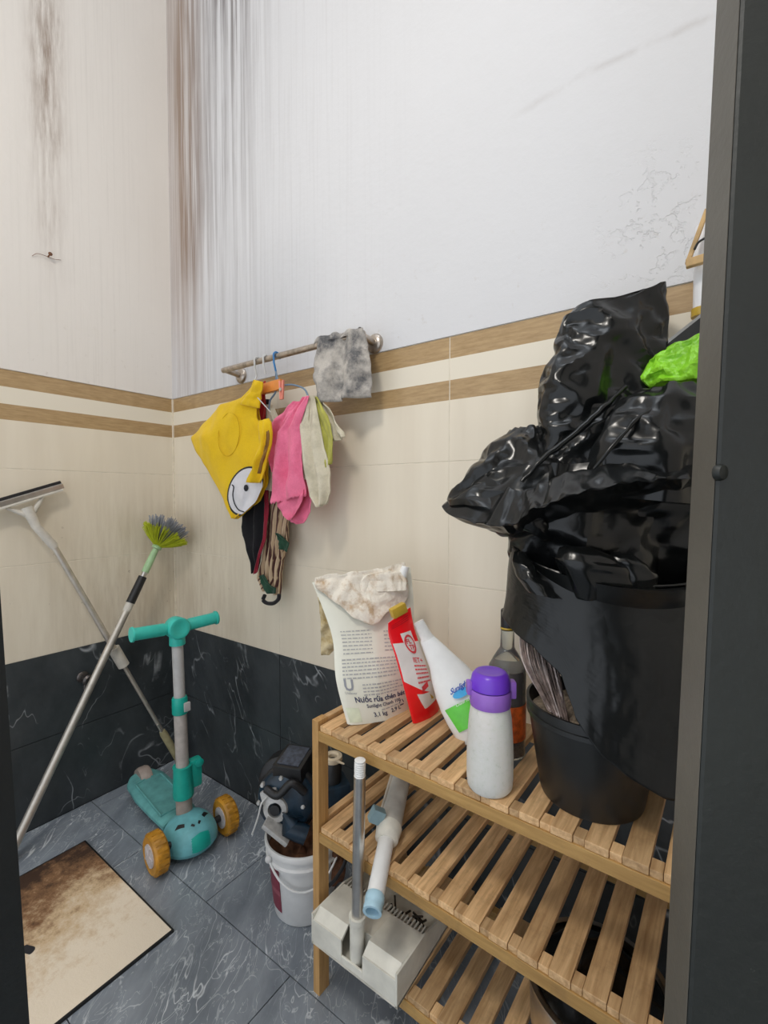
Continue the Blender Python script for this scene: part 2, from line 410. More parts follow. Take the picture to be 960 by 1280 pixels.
def obj(name, mb, mat, parent=None, smooth=True, solid=0, sub=0, offset=-1):
    me = mb.mesh(name) if isinstance(mb, MB) else mb
    if not me.materials: me.materials.append(mat)
    o = bpy.data.objects.new(name, me); COL.objects.link(o)
    if smooth and isinstance(mb, MB):
        me.polygons.foreach_set('use_smooth', [True] * len(me.polygons))
        try: me.set_sharp_from_angle(angle=math.radians(42))
        except Exception: pass
    if solid:
        m = o.modifiers.new('solid', 'SOLIDIFY'); m.thickness = solid; m.offset = offset
    if sub:
        m = o.modifiers.new('sub', 'SUBSURF'); m.levels = sub; m.render_levels = sub
    if parent:
        o.parent = parent; o.matrix_parent_inverse = Matrix.Translation(-parent.location) if parent.type == 'EMPTY' and parent.get('_w') else Matrix()
    return o
def thing(name, label, cat, loc=(0, 0, 0), rz=0, group=None, world=True):
    """an Empty at the base of a thing; world=True -> its parts are modelled in world coordinates"""
    o = bpy.data.objects.new(name, None); o.empty_display_size = .05; COL.objects.link(o)
    o.location = loc; o.rotation_euler = (0, 0, rz); o['label'] = label; o['category'] = cat
    if group: o['group'] = group
    if world: o['_w'] = 1
    return o
def tag(o, label, cat, group=None):
    o['label'] = label; o['category'] = cat
    if group: o['group'] = group
    return o
def struct(o): o['kind'] = 'structure'; return o
def lerp(a, b, t): return a + (b - a) * t
def track(pts, t):          # piecewise linear, pts sorted by parameter: (t, v1, v2..)
    if t <= pts[0][0]: return pts[0][1:]
    for a, b in zip(pts, pts[1:]):
        if t <= b[0]:
            k = (t - a[0]) / (b[0] - a[0]); k = k
            return tuple(lerp(x, y, k) for x, y in zip(a[1:], b[1:]))
    return pts[-1][1:]
def spline(pts, n):         # Catmull-Rom through 3D points
    pts = [Vector(p) for p in pts]; q = [pts[0] * 2 - pts[1]] + pts + [pts[-1] * 2 - pts[-2]]; out = []
    for i in range(1, len(q) - 2):
        for k in range(n):
            t = k / n; a, b, c, d = q[i - 1], q[i], q[i + 1], q[i + 2]
            out.append(.5 * ((2 * b) + (c - a) * t + (2 * a - 5 * b + 4 * c - d) * t * t + (3 * b - a - 3 * c + d) * t ** 3))
    out.append(pts[-1]); return out
def nz(p, f, seed=0): return noise.noise(Vector((p[0] * f + seed, p[1] * f + seed * .7, p[2] * f - seed)))
def cells(p, f, seed=0): return noise.voronoi(Vector((p[0] * f + seed, p[1] * f, p[2] * f - seed)))[0][0]
def _dirs(seed, n):
    q = random.Random(seed * 13 + 5); out = []
    for k in range(n):
        v = Vector((q.gauss(0, 1), q.gauss(0, 1), q.gauss(0, 1))).normalized(); out.append((v, q.uniform(.75, 1.5), q.uniform(0, 9), q.uniform(0, 50)))
    return out
_DC = {}
def crinkle(p, f, seed=0, n=6):
    """sharp straight creases: triangle waves in random directions, each fading in and out"""
    key = (seed, n)
    if key not in _DC: _DC[key] = _dirs(seed, n)
    t = 0; w = Vector((nz(p, f * .35, 1), nz(p, f * .35, 4), nz(p, f * .35, 7))) * (.35 / f)
    pp = Vector(p) + w
    for d, g, ph, sd in _DC[key]:
        x = pp.dot(d) * f * g + ph; x -= math.floor(x); tri = abs(2 * x - 1)
        m = max(0, min(1, .5 + 1.6 * nz(p, f * .45, sd)))
        t += tri * m
    return t / n * 2 - .5
def buckle(V, closed=False, excess=1.10, bend=3, iters=160, keep=.012, seed=0, jit=.004, jf=14, keepmap=None, bk=.35):
    """thin film with too much material: edges want to be longer than the measured shape allows, so it folds and creases"""
    V0 = np.array(V, dtype=float); m, n = V0.shape[:2]
    flat0 = V0.reshape(-1, 3); idx = np.arange(m * n).reshape(m, n)
    def pairs(di, dj):
        A = idx[:m - di] if di else idx
        B = idx[di:] if di else idx
        if closed: B = np.roll(B, -dj, axis=1); return np.stack([A.ravel(), B.ravel()], 1)
        if dj >= 0: return np.stack([A[:, :n - dj].ravel(), B[:, dj:].ravel()], 1) if dj else np.stack([A.ravel(), B.ravel()], 1)
        return np.stack([A[:, -dj:].ravel(), B[:, :n + dj].ravel()], 1)
    E_ = np.concatenate([pairs(0, 1), pairs(1, 0), pairs(1, 1), pairs(1, -1)]); Bn = np.concatenate([pairs(0, bend), pairs(bend, 0)])
    rl = np.linalg.norm(flat0[E_[:, 1]] - flat0[E_[:, 0]], axis=1) * excess + 1e-7
    bl = np.linalg.norm(flat0[Bn[:, 1]] - flat0[Bn[:, 0]], axis=1) * (1 + (excess - 1) * .55) + 1e-7
    N = m * n; cnt = np.bincount(E_.ravel(), minlength=N)[:, None]; cb = np.maximum(1, np.bincount(Bn.ravel(), minlength=N))[:, None]
    P_ = flat0 + np.array([[jit * nz(p, jf, seed + 1), jit * nz(p, jf, seed + 4), jit * nz(p, jf, seed + 8)] for p in flat0])
    km = keep if keepmap is None else (np.array(keepmap, dtype=float).reshape(-1, 1))
    def solve(I, rest, k, one):
        d = P_[I[:, 1]] - P_[I[:, 0]]; l = np.linalg.norm(d, axis=1) + 1e-9; e = (l - rest)
        if one: e = np.minimum(e, 0)
        c = d * (k * .5 * e / l)[:, None]; acc = np.zeros_like(P_)
        for a in range(3): acc[:, a] = np.bincount(I[:, 0], c[:, a], N) - np.bincount(I[:, 1], c[:, a], N)
        return acc
    for it in range(iters):
        P_ = P_ + solve(E_, rl, 1.0, False) / cnt * 2.2
        P_ = P_ + solve(Bn, bl, bk, True) / cb * 2.0
        P_ = P_ + (flat0 - P_) * km
    return P_.reshape(m, n, 3)
def film(V, closed=False, caps=False, crease=0):
    mb = MB(); m, n = V.shape[:2]
    G_ = [[mb.bm.verts.new(V[j, i]) for i in range(n)] for j in range(m)]
    for j in range(m - 1):
        for i in range(n if closed else n - 1):
            mb.bm.faces.new((G_[j][i], G_[j][(i + 1) % n], G_[j + 1][(i + 1) % n], G_[j + 1][i]))
    if caps:
        for rg in (G_[0], G_[-1]):
            cv = mb.bm.verts.new(sum((v.co for v in rg), Vector()) / n)
            for i in range(n): mb.bm.faces.new((rg[i], rg[(i + 1) % n], cv))
    if crease:
        mb.bm.normal_update()
        lay = mb.bm.edges.layers.float.get('crease_edge') or mb.bm.edges.layers.float.new('crease_edge')
        for e in mb.bm.edges:
            a = abs(e.calc_face_angle(0))
            if a > .45: e[lay] = min(1, crease * (a - .25))
    return mb
def text_geo(s, size, spacing=1.0, bold=0):
    cu = bpy.data.curves.new('t', 'FONT'); cu.body = s; cu.size = size; cu.resolution_u = 2; cu.space_character = spacing; cu.offset = bold
    o = bpy.data.objects.new('t', cu); COL.objects.link(o)
    dg = bpy.context.evaluated_depsgraph_get(); dg.update()
    me = bpy.data.meshes.new_from_object(o.evaluated_get(dg))
    vs_ = [tuple(v.co) for v in me.vertices]; fs = [tuple(p.vertices) for p in me.polygons]
    bpy.data.objects.remove(o); bpy.data.curves.remove(cu); bpy.data.meshes.remove(me)
    return vs_, fs
def geo_obj(name, vs_, fs, mat, parent):
    me = bpy.data.meshes.new(name); me.from_pydata([tuple(v) for v in vs_], [], fs); me.materials.append(mat)
    o = bpy.data.objects.new(name, me); COL.objects.link(o); o.parent = parent
    if parent.get('_w'): o.matrix_parent_inverse = Matrix.Translation(-parent.location)
    return o

# ================================================================== THE ROOM
TH = [0, .28, .553, .853, 1.155, 1.457]; TW = .6155; G = .0012
wb = struct(obj('wall_back', MB().box((-.2, -.003, 1.457), (2.72, .14, 4.6)), PL_BACK, smooth=False))
back = obj('grout_bed', MB().box((-.2, .0008, .553), (2.72, .14, 1.457)), GROUT, wb, False)
obj('grout_bed', MB().box((-.2, .004, -.02), (2.72, .14, .553)), GROUT_DARK, wb, False)
wl = struct(obj('wall_left', MB().box((-.14, -2.0, 1.457), (.003, -.0032, 4.6)), PL_LEFT, smooth=False))
obj('grout_bed', MB().box((-.14, -2.0, .553), (-.0008, .003, 1.457)), GROUT, wl, False)
obj('grout_bed', MB().box((-.14, -2.0, -.02), (-.004, .003, .553)), GROUT_DARK, wl, False)
for r in range(5):
    m = SLATE_WALL if r < 2 else (TILE_BAND if r == 4 else TILE_CREAM)
    for c in range(5):
        x0 = c * TW; x1 = min(x0 + TW, 2.60)
        if x1 - x0 > .05:
            obj('wall_tile', MB().box((x0 + G, 0, TH[r] + G), (x1 - G, .009, TH[r + 1] - G), .0008), m, wb, False)
    for c in range(4):
        y0 = -c * TW; y1 = max(y0 - TW, -2.0)
        if y0 - y1 > .05:
            obj('wall_tile', MB().box((-.009, y1 + G, TH[r] + G), (0, y0 - G - (.0 if c else .001), TH[r + 1] - G), .0008), m, wl, False)
struct(obj('front_light_shield', MB().box((-.14, -2.12, 2.3), (2.72, -2.0, 4.6)), PL_LEFT, smooth=False))  # unseen wall added behind the camera to shape the light, open below
struct(obj('bounce_wall_right', MB().box((2.60, -2.0, -.02), (2.72, -.004, 4.6)), PL_LEFT, smooth=False))  # unseen plain wall, added to bounce light back in
fl = struct(obj('floor', MB().box((-.14, -2.0, -.06), (2.72, .004, -.004)), GROUT_DARK, smooth=False))
rows = [(-.001, -.325), (-.325, -.65), (-.65, -.975), (-.975, -1.3), (-1.3, -1.625), (-1.625, -1.95)]
for k, (y0, y1) in enumerate(rows):
    x = .05 if k % 2 == 0 else -.27 + .0
    xs = [x - .64 + .64 * i for i in range(8)]
    for a in xs:
        p, q = max(a, .001), min(a + .64, 2.60)
        if q - p > .03:
            obj('floor_tile', MB().box((p + .0011, y1 + .0011, -.012), (q - .0011, y0 - .0011, 0), .0006), SLATE_FLOOR, fl, False)
# bead of pale sealant in the tiled corner
obj('corner_bead', MB().box((-.001, -.005, .56), (.006, .001, 1.455)), simple('ivory_sealant', (.78, .70, .56), .6), wl, False)

# door jamb close to the camera on the right, door leaf on the left
def vline(p0, y0, p1, y1, d, z):       # a straight near-vertical edge through two measured points, taken to height z
    a = P(p0, y0, d); b = P(p1, y1, d); return a + (b - a) * ((z - a.z) / (b.z - a.z))
E1 = lambda z: vline(897, 0, 830, 1280, .42, z)
E2 = lambda z: vline(925, 0, 858, 1280, .385, z)
def jamb(z):
    a, b = E1(z), E2(z); d = RT * .10 - FH * .035
    return [a, b, b + d, a + d]
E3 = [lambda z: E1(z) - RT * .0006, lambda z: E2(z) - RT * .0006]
dj = struct(obj('door_1', MB().prism(jamb(0), jamb(2.25)), DOORP, smooth=False))
bv = dj.modifiers.new('bevel', 'BEVEL'); bv.width = .0035; bv.segments = 2
obj('edge_strip', MB().prism([E3[0](.0), E3[1](.0), E2(.0), E1(.0)], [E3[0](2.25), E3[1](2.25), E2(2.25), E1(2.25)]), door_paint('lit_taupe_edge', (.115, .107, .088)), dj, False)  # added strip: taupe paint lightened to stand in for light on this face
bolt_c = lerp(E2(1.09), E2(1.09) + RT * .1 - FH * .035, .03); nrm = (RT * .35 - FH * .94).normalized()
obj('bolt_head', MB().lathe([(.0070, -.002), (.0070, .001), (.0058, .0035), (.003, .0045)], bolt_c, nrm, 16), DOORP, dj)
D1 = lambda z: vline(-50, 0, 37, 1280, .46, z)
def leaf(z):
    a = D1(z); o = -RT * .12 - FH * .05; t = (-RT * .15 - FH * .35).normalized() * .05
    return [a, a + o, a + o + t, a + t]
struct(obj('door_2', MB().prism(leaf(0), leaf(2.25)), DOORL, smooth=False))

# ================================================================== WOODEN SHELF
SH = (1.075, -.318, 0); SR = -math.radians(2.0)
SX = .80; SD = .285; LEGW = .018; LEGD = .030
shelf = thing('slatted_shelf', 'three-tier wooden slatted shelf standing along the back wall', 'shelf', SH, SR, world=False)
def sbox(name, a, b, mat, bev=.0012): return obj(name, MB().box(a, b, bev), mat, shelf, False)
for x in (0, SX - LEGW):
    for y in (0, SD - LEGD):
        sbox('leg', (x, y, 0), (x + LEGW, y + LEGD, .598), WOOD_Z)
slat_m = rail_m = None
PITCH_S = .0475; SWID = .031
TOPS = (.590, .372, .158)
for tier, z in enumerate(TOPS):
    for y in (0, SD - .018):
        sbox('front_rail' if y == 0 else 'back_rail', (LEGW, y + .001, z - .034), (SX - LEGW, y + .017, z - .0125), WOOD_X)
    for x in (0, SX - LEGW):
        sbox('side_rail', (x + .002, LEGD, z - .026), (x + LEGW - .001, SD - LEGD, z + .007), WOOD_Y)
    n = int((SX - 2 * LEGW) / PITCH_S)
    for k in range(n + 1):
        x0 = LEGW + .004 + k * PITCH_S
        if x0 + SWID > SX - LEGW: break
        if slat_m is None:
            o = sbox('slat', (0, 0, 0), (SWID, SD - .010, .012), WOOD_Y); slat_m = o.data
            g = sbox('spacer', (0, 0, 0), (PITCH_S - SWID - .0012, .024, .0105), WOOD_Y); rail_m = g.data
        else:
            o = bpy.data.objects.new('slat', slat_m); COL.objects.link(o); o.parent = shelf
            g = bpy.data.objects.new('spacer', rail_m); COL.objects.link(g); g.parent = shelf
        jig = R.uniform(-.0015, .0015)
        o.location = (x0, .003 + jig, z - .012); g.location = (x0 + SWID + .0006, .004, z - .0125)
ZT = TOPS[0]; ZM = TOPS[1]; ZB = TOPS[2]

# ================================================================== BLACK BAGS AND POT
def lathe_obj(name, prof, c, mat, parent, n=32, axis=(0, 0, 1), cap=True): return obj(name, MB().lathe(prof, c, axis, n, cap), mat, parent)
pc = PZ(738, 990, ZT)
pot = thing('plant_pot', 'black plastic nursery pot under the bin bags on the top shelf', 'pot', (pc.x, pc.y, ZT))
lathe_obj('pot_wall', [(.068, .001), (.076, .001), (.078, .006), (.097, .128), (.1005, .129), (.1005, .136), (.0985, .137), (.0985, .142), (.101, .143), (.101, .152), (.097, .152), (.095, .125), (.074, .006), (.068, .004)], pc, POTB, pot, 48, cap=True)
mb = MB()
def soilf(u, v):
    r = v * .0935; a = u * 2 * PI; p = Vector((r * math.cos(a), r * math.sin(a), 0))
    return pc + p + Vector((0, 0, .128 + .010 * nz(p, 60) + .02 * (1 - v)))
mb.grid(soilf, 40, 12, True)
obj('soil', mb, SOIL, pot)
stem_pts = []
for k in range(90):
    f = k / 89
    a = P(lerp(650, 686, f) + R.uniform(-2, 2), lerp(776, 800, f) + R.uniform(-6, 6), .725 + R.uniform(-.015, .02))
    m = P(lerp(655, 698, f) + R.uniform(-2, 2), lerp(826, 840, f), .710 + R.uniform(-.02, .02))
    b = P(lerp(686, 710, f) + R.uniform(-3, 3), lerp(886, 904, f), .690 + R.uniform(-.012, .02))
    stem_pts.append((a, m, b))
for nm, mt, sel in (('dark_stems', STEMS, 0), ('pale_stems', STEMSP, 1)):
    mb = MB()
    for k, q in enumerate(stem_pts):
        if (k % 3 == 0) == bool(sel): mb.tube(spline(q, 5), R.uniform(.0008, .0018), 5)
    o = obj(nm, mb, mt, pot); o['kind'] = 'stuff'

# lower bag pulled like a skirt over the plant
Lc, Dc, SA, SB_ = .374, .745, .163, .112
base = CAM.copy(); base.z = 0
def polar(L, D, z): return base + RT * L + FH * D + Vector((0, 0, z))
HEM = [(-90, .80), (0, .66), (55, .650), (90, .670), (105, .694), (118, .722), (128, .760), (138, .815), (152, .846), (175, .868), (195, .875), (230, .83), (270, .80)]
def skirt(u, v):
    th = 360 * u - 90; th = (th + 90) % 360 - 90
    a = math.radians(th)
    zr = .988 - .043 * max(0, math.sin(a)); zh = track(HEM, th)[0]
    vv = v
    if v < .08:   # inner lip
        k = v / .08; z = zr - .05 * (1 - k); rad = .93 + .06 * k
    else:
        k = (v - .08) / .92; z = lerp(zr, zh, k); rad = 1.0 + .035 * math.sin(k * PI) * (1 - .4 * k) - .02 * k * k
    sb = SB_ + (.030 * max(0, min(1, k)) if math.sin(a) > 0 else 0)
    p = polar(Lc + SA * rad * math.cos(a), Dc - sb * rad * math.sin(a), z)
    n = (RT * math.cos(a) - FH * math.sin(a))
    kk = k if v >= .08 else .15
    fold = .005 * nz((p.x + p.z * .9, p.y, p.z * .5), 11, 3) * kk + .024 * crinkle((p.x, p.y, p.z * .6 + p.x * .5), 4.5, 2, 4) * kk * (.25 + .75 * kk) + .005 * crinkle((p.x, p.y, p.z * .8 + p.x * .6), 11, 6, 4) * kk
    return p + n * fold
low = thing('bin_bag', 'loose black bin bag pulled down over the potted plant like a skirt', 'bag', polar(Lc, Dc, .66))
V = np.array([[tuple(skirt(i / 160, j / 76)) for i in range(160)] for j in range(77)])
km = [[(.5 if j < 8 else .013 + .40 * math.exp(-(j - 8) / 5.0)) for i in range(160)] for j in range(77)]
obj('bag_skirt', film(buckle(V, True, 1.035, 7, 150, .02, 7, .004, 9, km), True), BAG_S, low, solid=.0012)
obj('bag_rim', MB().tube([skirt(i / 120, .08) for i in range(120)] + [skirt(0, .08)], .0022, 6, False), BAG, low)

# upper bag: lofted lumps measured from the photo (row, left, right, depth, half thickness)
def loft(rows, n=40, sub=5, amp=.012, f=10, seed=0, squash=2.0, excess=1.0, bend=2, iters=160, keep=.004, step=6.5, jf=16, jit=.006, crease=.9):
    """closed bag surface through measured rows (py, left px, right px, depth, half thickness, skew)"""
    y0, y1 = rows[0][0], rows[-1][0]; m = max(8, int(abs(y1 - y0) / step)); V = []
    for j in range(m + 1):
        y = lerp(y0, y1, j / m); xl, xr, d, th, skew = track(rows, y)
        c = (xl + xr) / 2; w = (xr - xl) / 2; ring = []
        for i in range(n):
            a = 2 * PI * i / n; ca, sa = math.cos(a), math.sin(a)
            e = 2 / squash; qx = math.copysign(abs(ca) ** e, ca); qy = math.copysign(abs(sa) ** e, sa)
            p = P(c + w * qx, y + skew * qx, d) - FH * (th * qy)
            nn = (RT * ca - FH * sa)
            k = 1 - .45 * abs(ca) ** 6
            disp = amp * k * (crinkle(p, f * .6, seed, 4) * 1.6 + .5 * nz(p, f * .6, seed + 5))
            ring.append(p + nn * disp)
        V.append(ring)
    V = np.array([[tuple(p) for p in r] for r in V])
    if excess > 1: V = buckle(V, True, excess, bend, iters, keep, seed, jit, jf)
    return film(V, True, True, crease)
upb = thing('bin_bag', 'tall stuffed black bin bag with a flared collar, rising above the pot', 'bag', polar(Lc, Dc + .01, .93))
obj('tall_bag_end', loft([(366, 778, 826, .80, .018, -6), (378, 722, 829, .80, .022, -8), (392, 708, 830, .80, .026, -5), (430, 697, 828, .795, .034, 0), (480, 682, 820, .785, .040, 0), (540, 674, 800, .775, .046, 0), (620, 668, 800, .765, .05, 0)], amp=.014, f=9, seed=4, squash=2.6, excess=1.10), BAG, upb, sub=2)
obj('shoulder_fold', loft([(488, 800, 880, .70, .03, 0), (505, 778, 895, .695, .05, 6), (535, 760, 905, .69, .062, 10), (570, 744, 910, .69, .068, 10), (625, 730, 910, .70, .07, 8)], amp=.016, f=8, seed=11, excess=1.10), BAG, upb, sub=2)
obj('side_fold', loft([(540, 640, 676, .83, .03, 0), (556, 612, 700, .82, .05, -4), (585, 590, 715, .80, .065, 0), (612, 570, 720, .79, .07, 4), (632, 560, 725, .785, .068, 6), (648, 585, 730, .775, .06, 8), (668, 625, 735, .77, .05, 6)], amp=.026, f=9, seed=23, excess=1.16), BAG, upb, sub=2)
obj('bag_throat', loft([(585, 660, 900, .755, .08, 0), (640, 645, 900, .76, .078, 0), (690, 644, 885, .765, .072, 4), (745, 655, 875, .77, .068, 0)], amp=.016, f=10, seed=31, excess=1.12), BAG, upb, sub=2)
# flared collar: a sheet hanging between the rolled ridge and the throat
RID = [P(*q) for q in [(700, 560, .82), (640, 590, .84), (558, 630, .80), (604, 654, .70), (640, 656, .665), (668, 640, .64), (715, 622, .615), (775, 609, .60), (830, 600, .60), (885, 592, .62), (930, 586, .68), (950, 580, .80)]]
RIDS = spline(RID, 8)
LOW = [P(*q) for q in [(700, 600, .82), (650, 640, .83), (592, 650, .80), (632, 668, .76), (656, 672, .745), (690, 664, .735), (730, 655, .725), (785, 646, .72), (835, 640, .72), (880, 632, .73), (920, 626, .75), (940, 620, .80)]]
LOWS = spline(LOW, 8)
TOPR = [P(*q) for q in [(705, 545, .80), (660, 566, .80), (606, 590, .78), (632, 612, .72), (655, 618, .69), (680, 606, .675), (720, 592, .66), (775, 580, .65), (830, 574, .645), (880, 568, .66), (915, 564, .71), (935, 560, .80)]]
TOPS_ = spline(TOPR, 8)
def collar(u, v):
    k = u * (len(RIDS) - 1); i = min(int(k), len(RIDS) - 2); t = k - i
    r = RIDS[i].lerp(RIDS[i + 1], t); l = LOWS[i].lerp(LOWS[i + 1], t); q = TOPS_[i].lerp(TOPS_[i + 1], t)
    if v < .5: p = q.lerp(r, math.sin(v * PI)) if v < .5 else r
    else: p = r.lerp(l, ((v - .5) * 2) ** 1.2)
    p = p + (FH * -1) * (.010 * crinkle(p, 6, 5)) + Vector((0, 0, .008 * crinkle(p, 7, 8)))
    return p
V = np.array([[tuple(collar(i / 70, j / 16)) for i in range(71)] for j in range(17)])
obj('flared_collar', film(buckle(V, False, 1.09, 2, 150, .006, 3, .006, 16), crease=.9), BAG, upb, solid=.0012, sub=2)
for q, rr in (([(782, 484, .735), (752, 512, .715), (716, 545, .705), (680, 574, .70), (652, 602, .70)], .0042), ([(838, 500, .66), (800, 520, .645), (770, 552, .64), (742, 585, .645)], .003)):
    pts = spline([P(*x) for x in q], 8); n_ = len(pts)
    obj('creased_ridge', MB().tube([p + Vector((0, 0, .005 * crinkle(p, 30, 4))) for p in pts], [rr * (.45 + .75 * math.sin(PI * (.15 + .8 * k / n_))) * (1 + .5 * nz(p, 40, 2)) for k, p in enumerate(pts)], 9), BAG, upb)
# crumpled loops showing inside the mouth
for k, (rows_, sd) in enumerate([
    ([(684, 712, 730, .665, .012, 0), (690, 704, 760, .66, .022, 4), (706, 700, 790, .655, .028, 6), (728, 712, 800, .655, .026, 4), (745, 720, 790, .66, .02, 0)], 3),
    ([(692, 764, 790, .655, .014, 0), (700, 760, 806, .65, .02, 2), (718, 768, 822, .65, .022, 0), (736, 770, 820, .65, .02, 0)], 8),
    ([(690, 640, 656, .70, .012, 0), (705, 640, 668, .69, .018, 3), (725, 646, 690, .68, .022, 6), (742, 660, 700, .67, .02, 4)], 15)]):
    obj('tucked_fold', loft(rows_, 26, amp=.008, f=18, seed=sd, excess=1.10, step=5), BAG, upb, sub=2)

# green carrier bag tucked behind
gb = P(850, 478, .70)
o = obj('carrier_bag', loft([(420, 868, 892, .74, .02, 0), (430, 842, 905, .735, .035, -4), (445, 826, 912, .73, .045, -2), (465, 817, 915, .725, .05, 0), (482, 826, 915, .72, .045, 4), (498, 850, 905, .72, .03, 4)], 44, amp=.014, f=16, seed=41, excess=1.22, step=3.2, jf=30), BAG_GREEN, sub=2)
tag(o, 'bright lime green plastic bag wedged beside the black bin bag', 'bag')
# dark board edge behind the green bag
a, b = P(832, 434, .80), P(905, 376, .76)
mb = MB(); ax = (b - a)
up_ = Vector((0, 0, 1)); side = ax.cross(up_).normalized()
mb.prism([a, b, b + side * .015, a + side * .015], [a - up_ * .045, b - up_ * .045, b - up_ * .045 + side * .015, a - up_ * .045 + side * .015])
pb = thing('tilted_board', 'black board with a silver top edge leaning behind the green bag', 'board', (a.x, a.y, a.z))
obj('board_panel', mb, BLACKP, pb, False)
mb = MB().prism([a, b, b + side * .015, a + side * .015], [a + up_ * .006, b + up_ * .006, b + up_ * .006 + side * .015, a + up_ * .006 + side * .015])
obj('edge_strip', mb, STEEL, pb, False)
# white pipe and wooden frame by the jamb
pp = PY(878, 350, -.028)
wp = thing('wall_pipe', 'white plastic pipe standing against the back wall near the door jamb', 'pipe', (pp.x, 0, 1.30))
obj('pipe_run', MB().lathe([(.0135, 0), (.0135, .145)], (pp.x, -.020, 1.395), (0, 0, 1), 20), PIPEW, wp)
obj('pipe_run', MB().lathe([(.008, 0), (.008, .145)], (pp.x + .028, -.016, 1.395), (0, 0, 1), 16), PIPEW, wp)
obj('pipe_clamp', MB().lathe([(.016, 0), (.016, .014)], (pp.x, -.020, 1.385), (0, 0, 1), 20), GOLD, wp)
a = PY(859, 330, -.055); b = PY(884, 262, -.055)
wf = thing('wooden_bracket', 'small pale wooden bracket hung on the back wall above the pipe', 'bracket', (a.x, 0, a.z))
def bar(p, q, w, t):
    ax = (q - p); L = ax.length; M = Matrix.Translation((p + q) / 2) @ ax.to_track_quat('X', 'Z').to_matrix().to_4x4()
    return MB().box((-L / 2, -w / 2, -t / 2), (L / 2, w / 2, t / 2), min(w, t) * .15, M)
obj('diagonal_bar', bar(a, b, .008, .007), FRAMEW, wf, False)
obj('bottom_bar', bar(a + Vector((-.002, 0, 0)), a + Vector((.06, .0, .004)), .012, .014), FRAMEW, wf, False)
obj('back_bar', bar(a + Vector((.06, 0, -.005)), a + Vector((.06, 0, .16)), .012, .012), FRAMEW, wf, False)
obj('cable', MB().tube(spline([PY(868, 312, -.06), PY(873, 303, -.06), PY(884, 296, -.06)], 6), .002, 8), BLACKP, wf)

# ================================================================== THINGS ON THE TOP SHELF
# water bottle
bc = PZ(612, 983, ZT)
wbt = thing('water_bottle', 'frosted water bottle with a violet flip lid at the shelf edge', 'bottle', (bc.x, bc.y, ZT))
lathe_obj('bottle_body', [(.024, .0005), (.033, .001), (.0365, .006), (.0378, .02), (.0378, .06), (.0365, .09), (.0345, .118), (.032, .134), (.029, .141), (.028, .141)], bc, FROST, wbt, 40)
lathe_obj('lid_collar', [(.028, .1385), (.0328, .139), (.0335, .142), (.0335, .163), (.032, .165), (.02, .165)], bc, LILAC, wbt, 40)
lathe_obj('flip_lid', [(.029, .165), (.0325, .167), (.0325, .176), (.030, .187), (.025, .193), (.022, .1935), (.018, .1925), (.008, .192)], bc, PURPLE, wbt, 40)
cl = bc + RT * .036 + Vector((0, 0, .162))
obj('lid_clip', MB().box((-.006, -.009, -.012), (.005, .009, .016), .003, Matrix.Translation(cl) @ Matrix.Rotation(YAW, 4, 'Z')), LILAC, wbt)
obj('lid_hinge', MB().box((-.005, -.008, -.008), (.004, .008, .014), .003, Matrix.Translation(bc - RT * .0345 + Vector((0, 0, .164))) @ Matrix.Rotation(YAW, 4, 'Z')), LILAC, wbt)
# spirit bottle behind
gc = PZ(636, 930, ZT); gc = P(633, 930, .86); gc.z = ZT
gbt = thing('glass_bottle', 'clear glass spirit bottle with black cap behind the water bottle', 'bottle', (gc.x, gc.y, ZT))
lathe_obj('glass_body', [(.028, .001), (.034, .003), (.0345, .15), (.033, .165), (.022, .185), (.013, .20), (.0115, .245), (.0115, .25)], gc, GLASS, gbt, 32)
lathe_obj('spirit', [(.025, .004), (.032, .005), (.0325, .148), (.030, .160), (.01, .162)], gc, LIQUOR, gbt, 32)
lathe_obj('label_band', [(.0348, .035), (.0349, .035), (.0349, .10), (.0348, .10)], gc, LABELO, gbt, 32, cap=False)
lathe_obj('cap', [(.0122, .232), (.0125, .233), (.0125, .268), (.0115, .27), (.004, .27)], gc, BLACKP, gbt, 24)
lathe_obj('gold_ring', [(.0127, .234), (.0129, .2345), (.0129, .237), (.0127, .2375)], gc, GOLD, gbt, 24, cap=False)

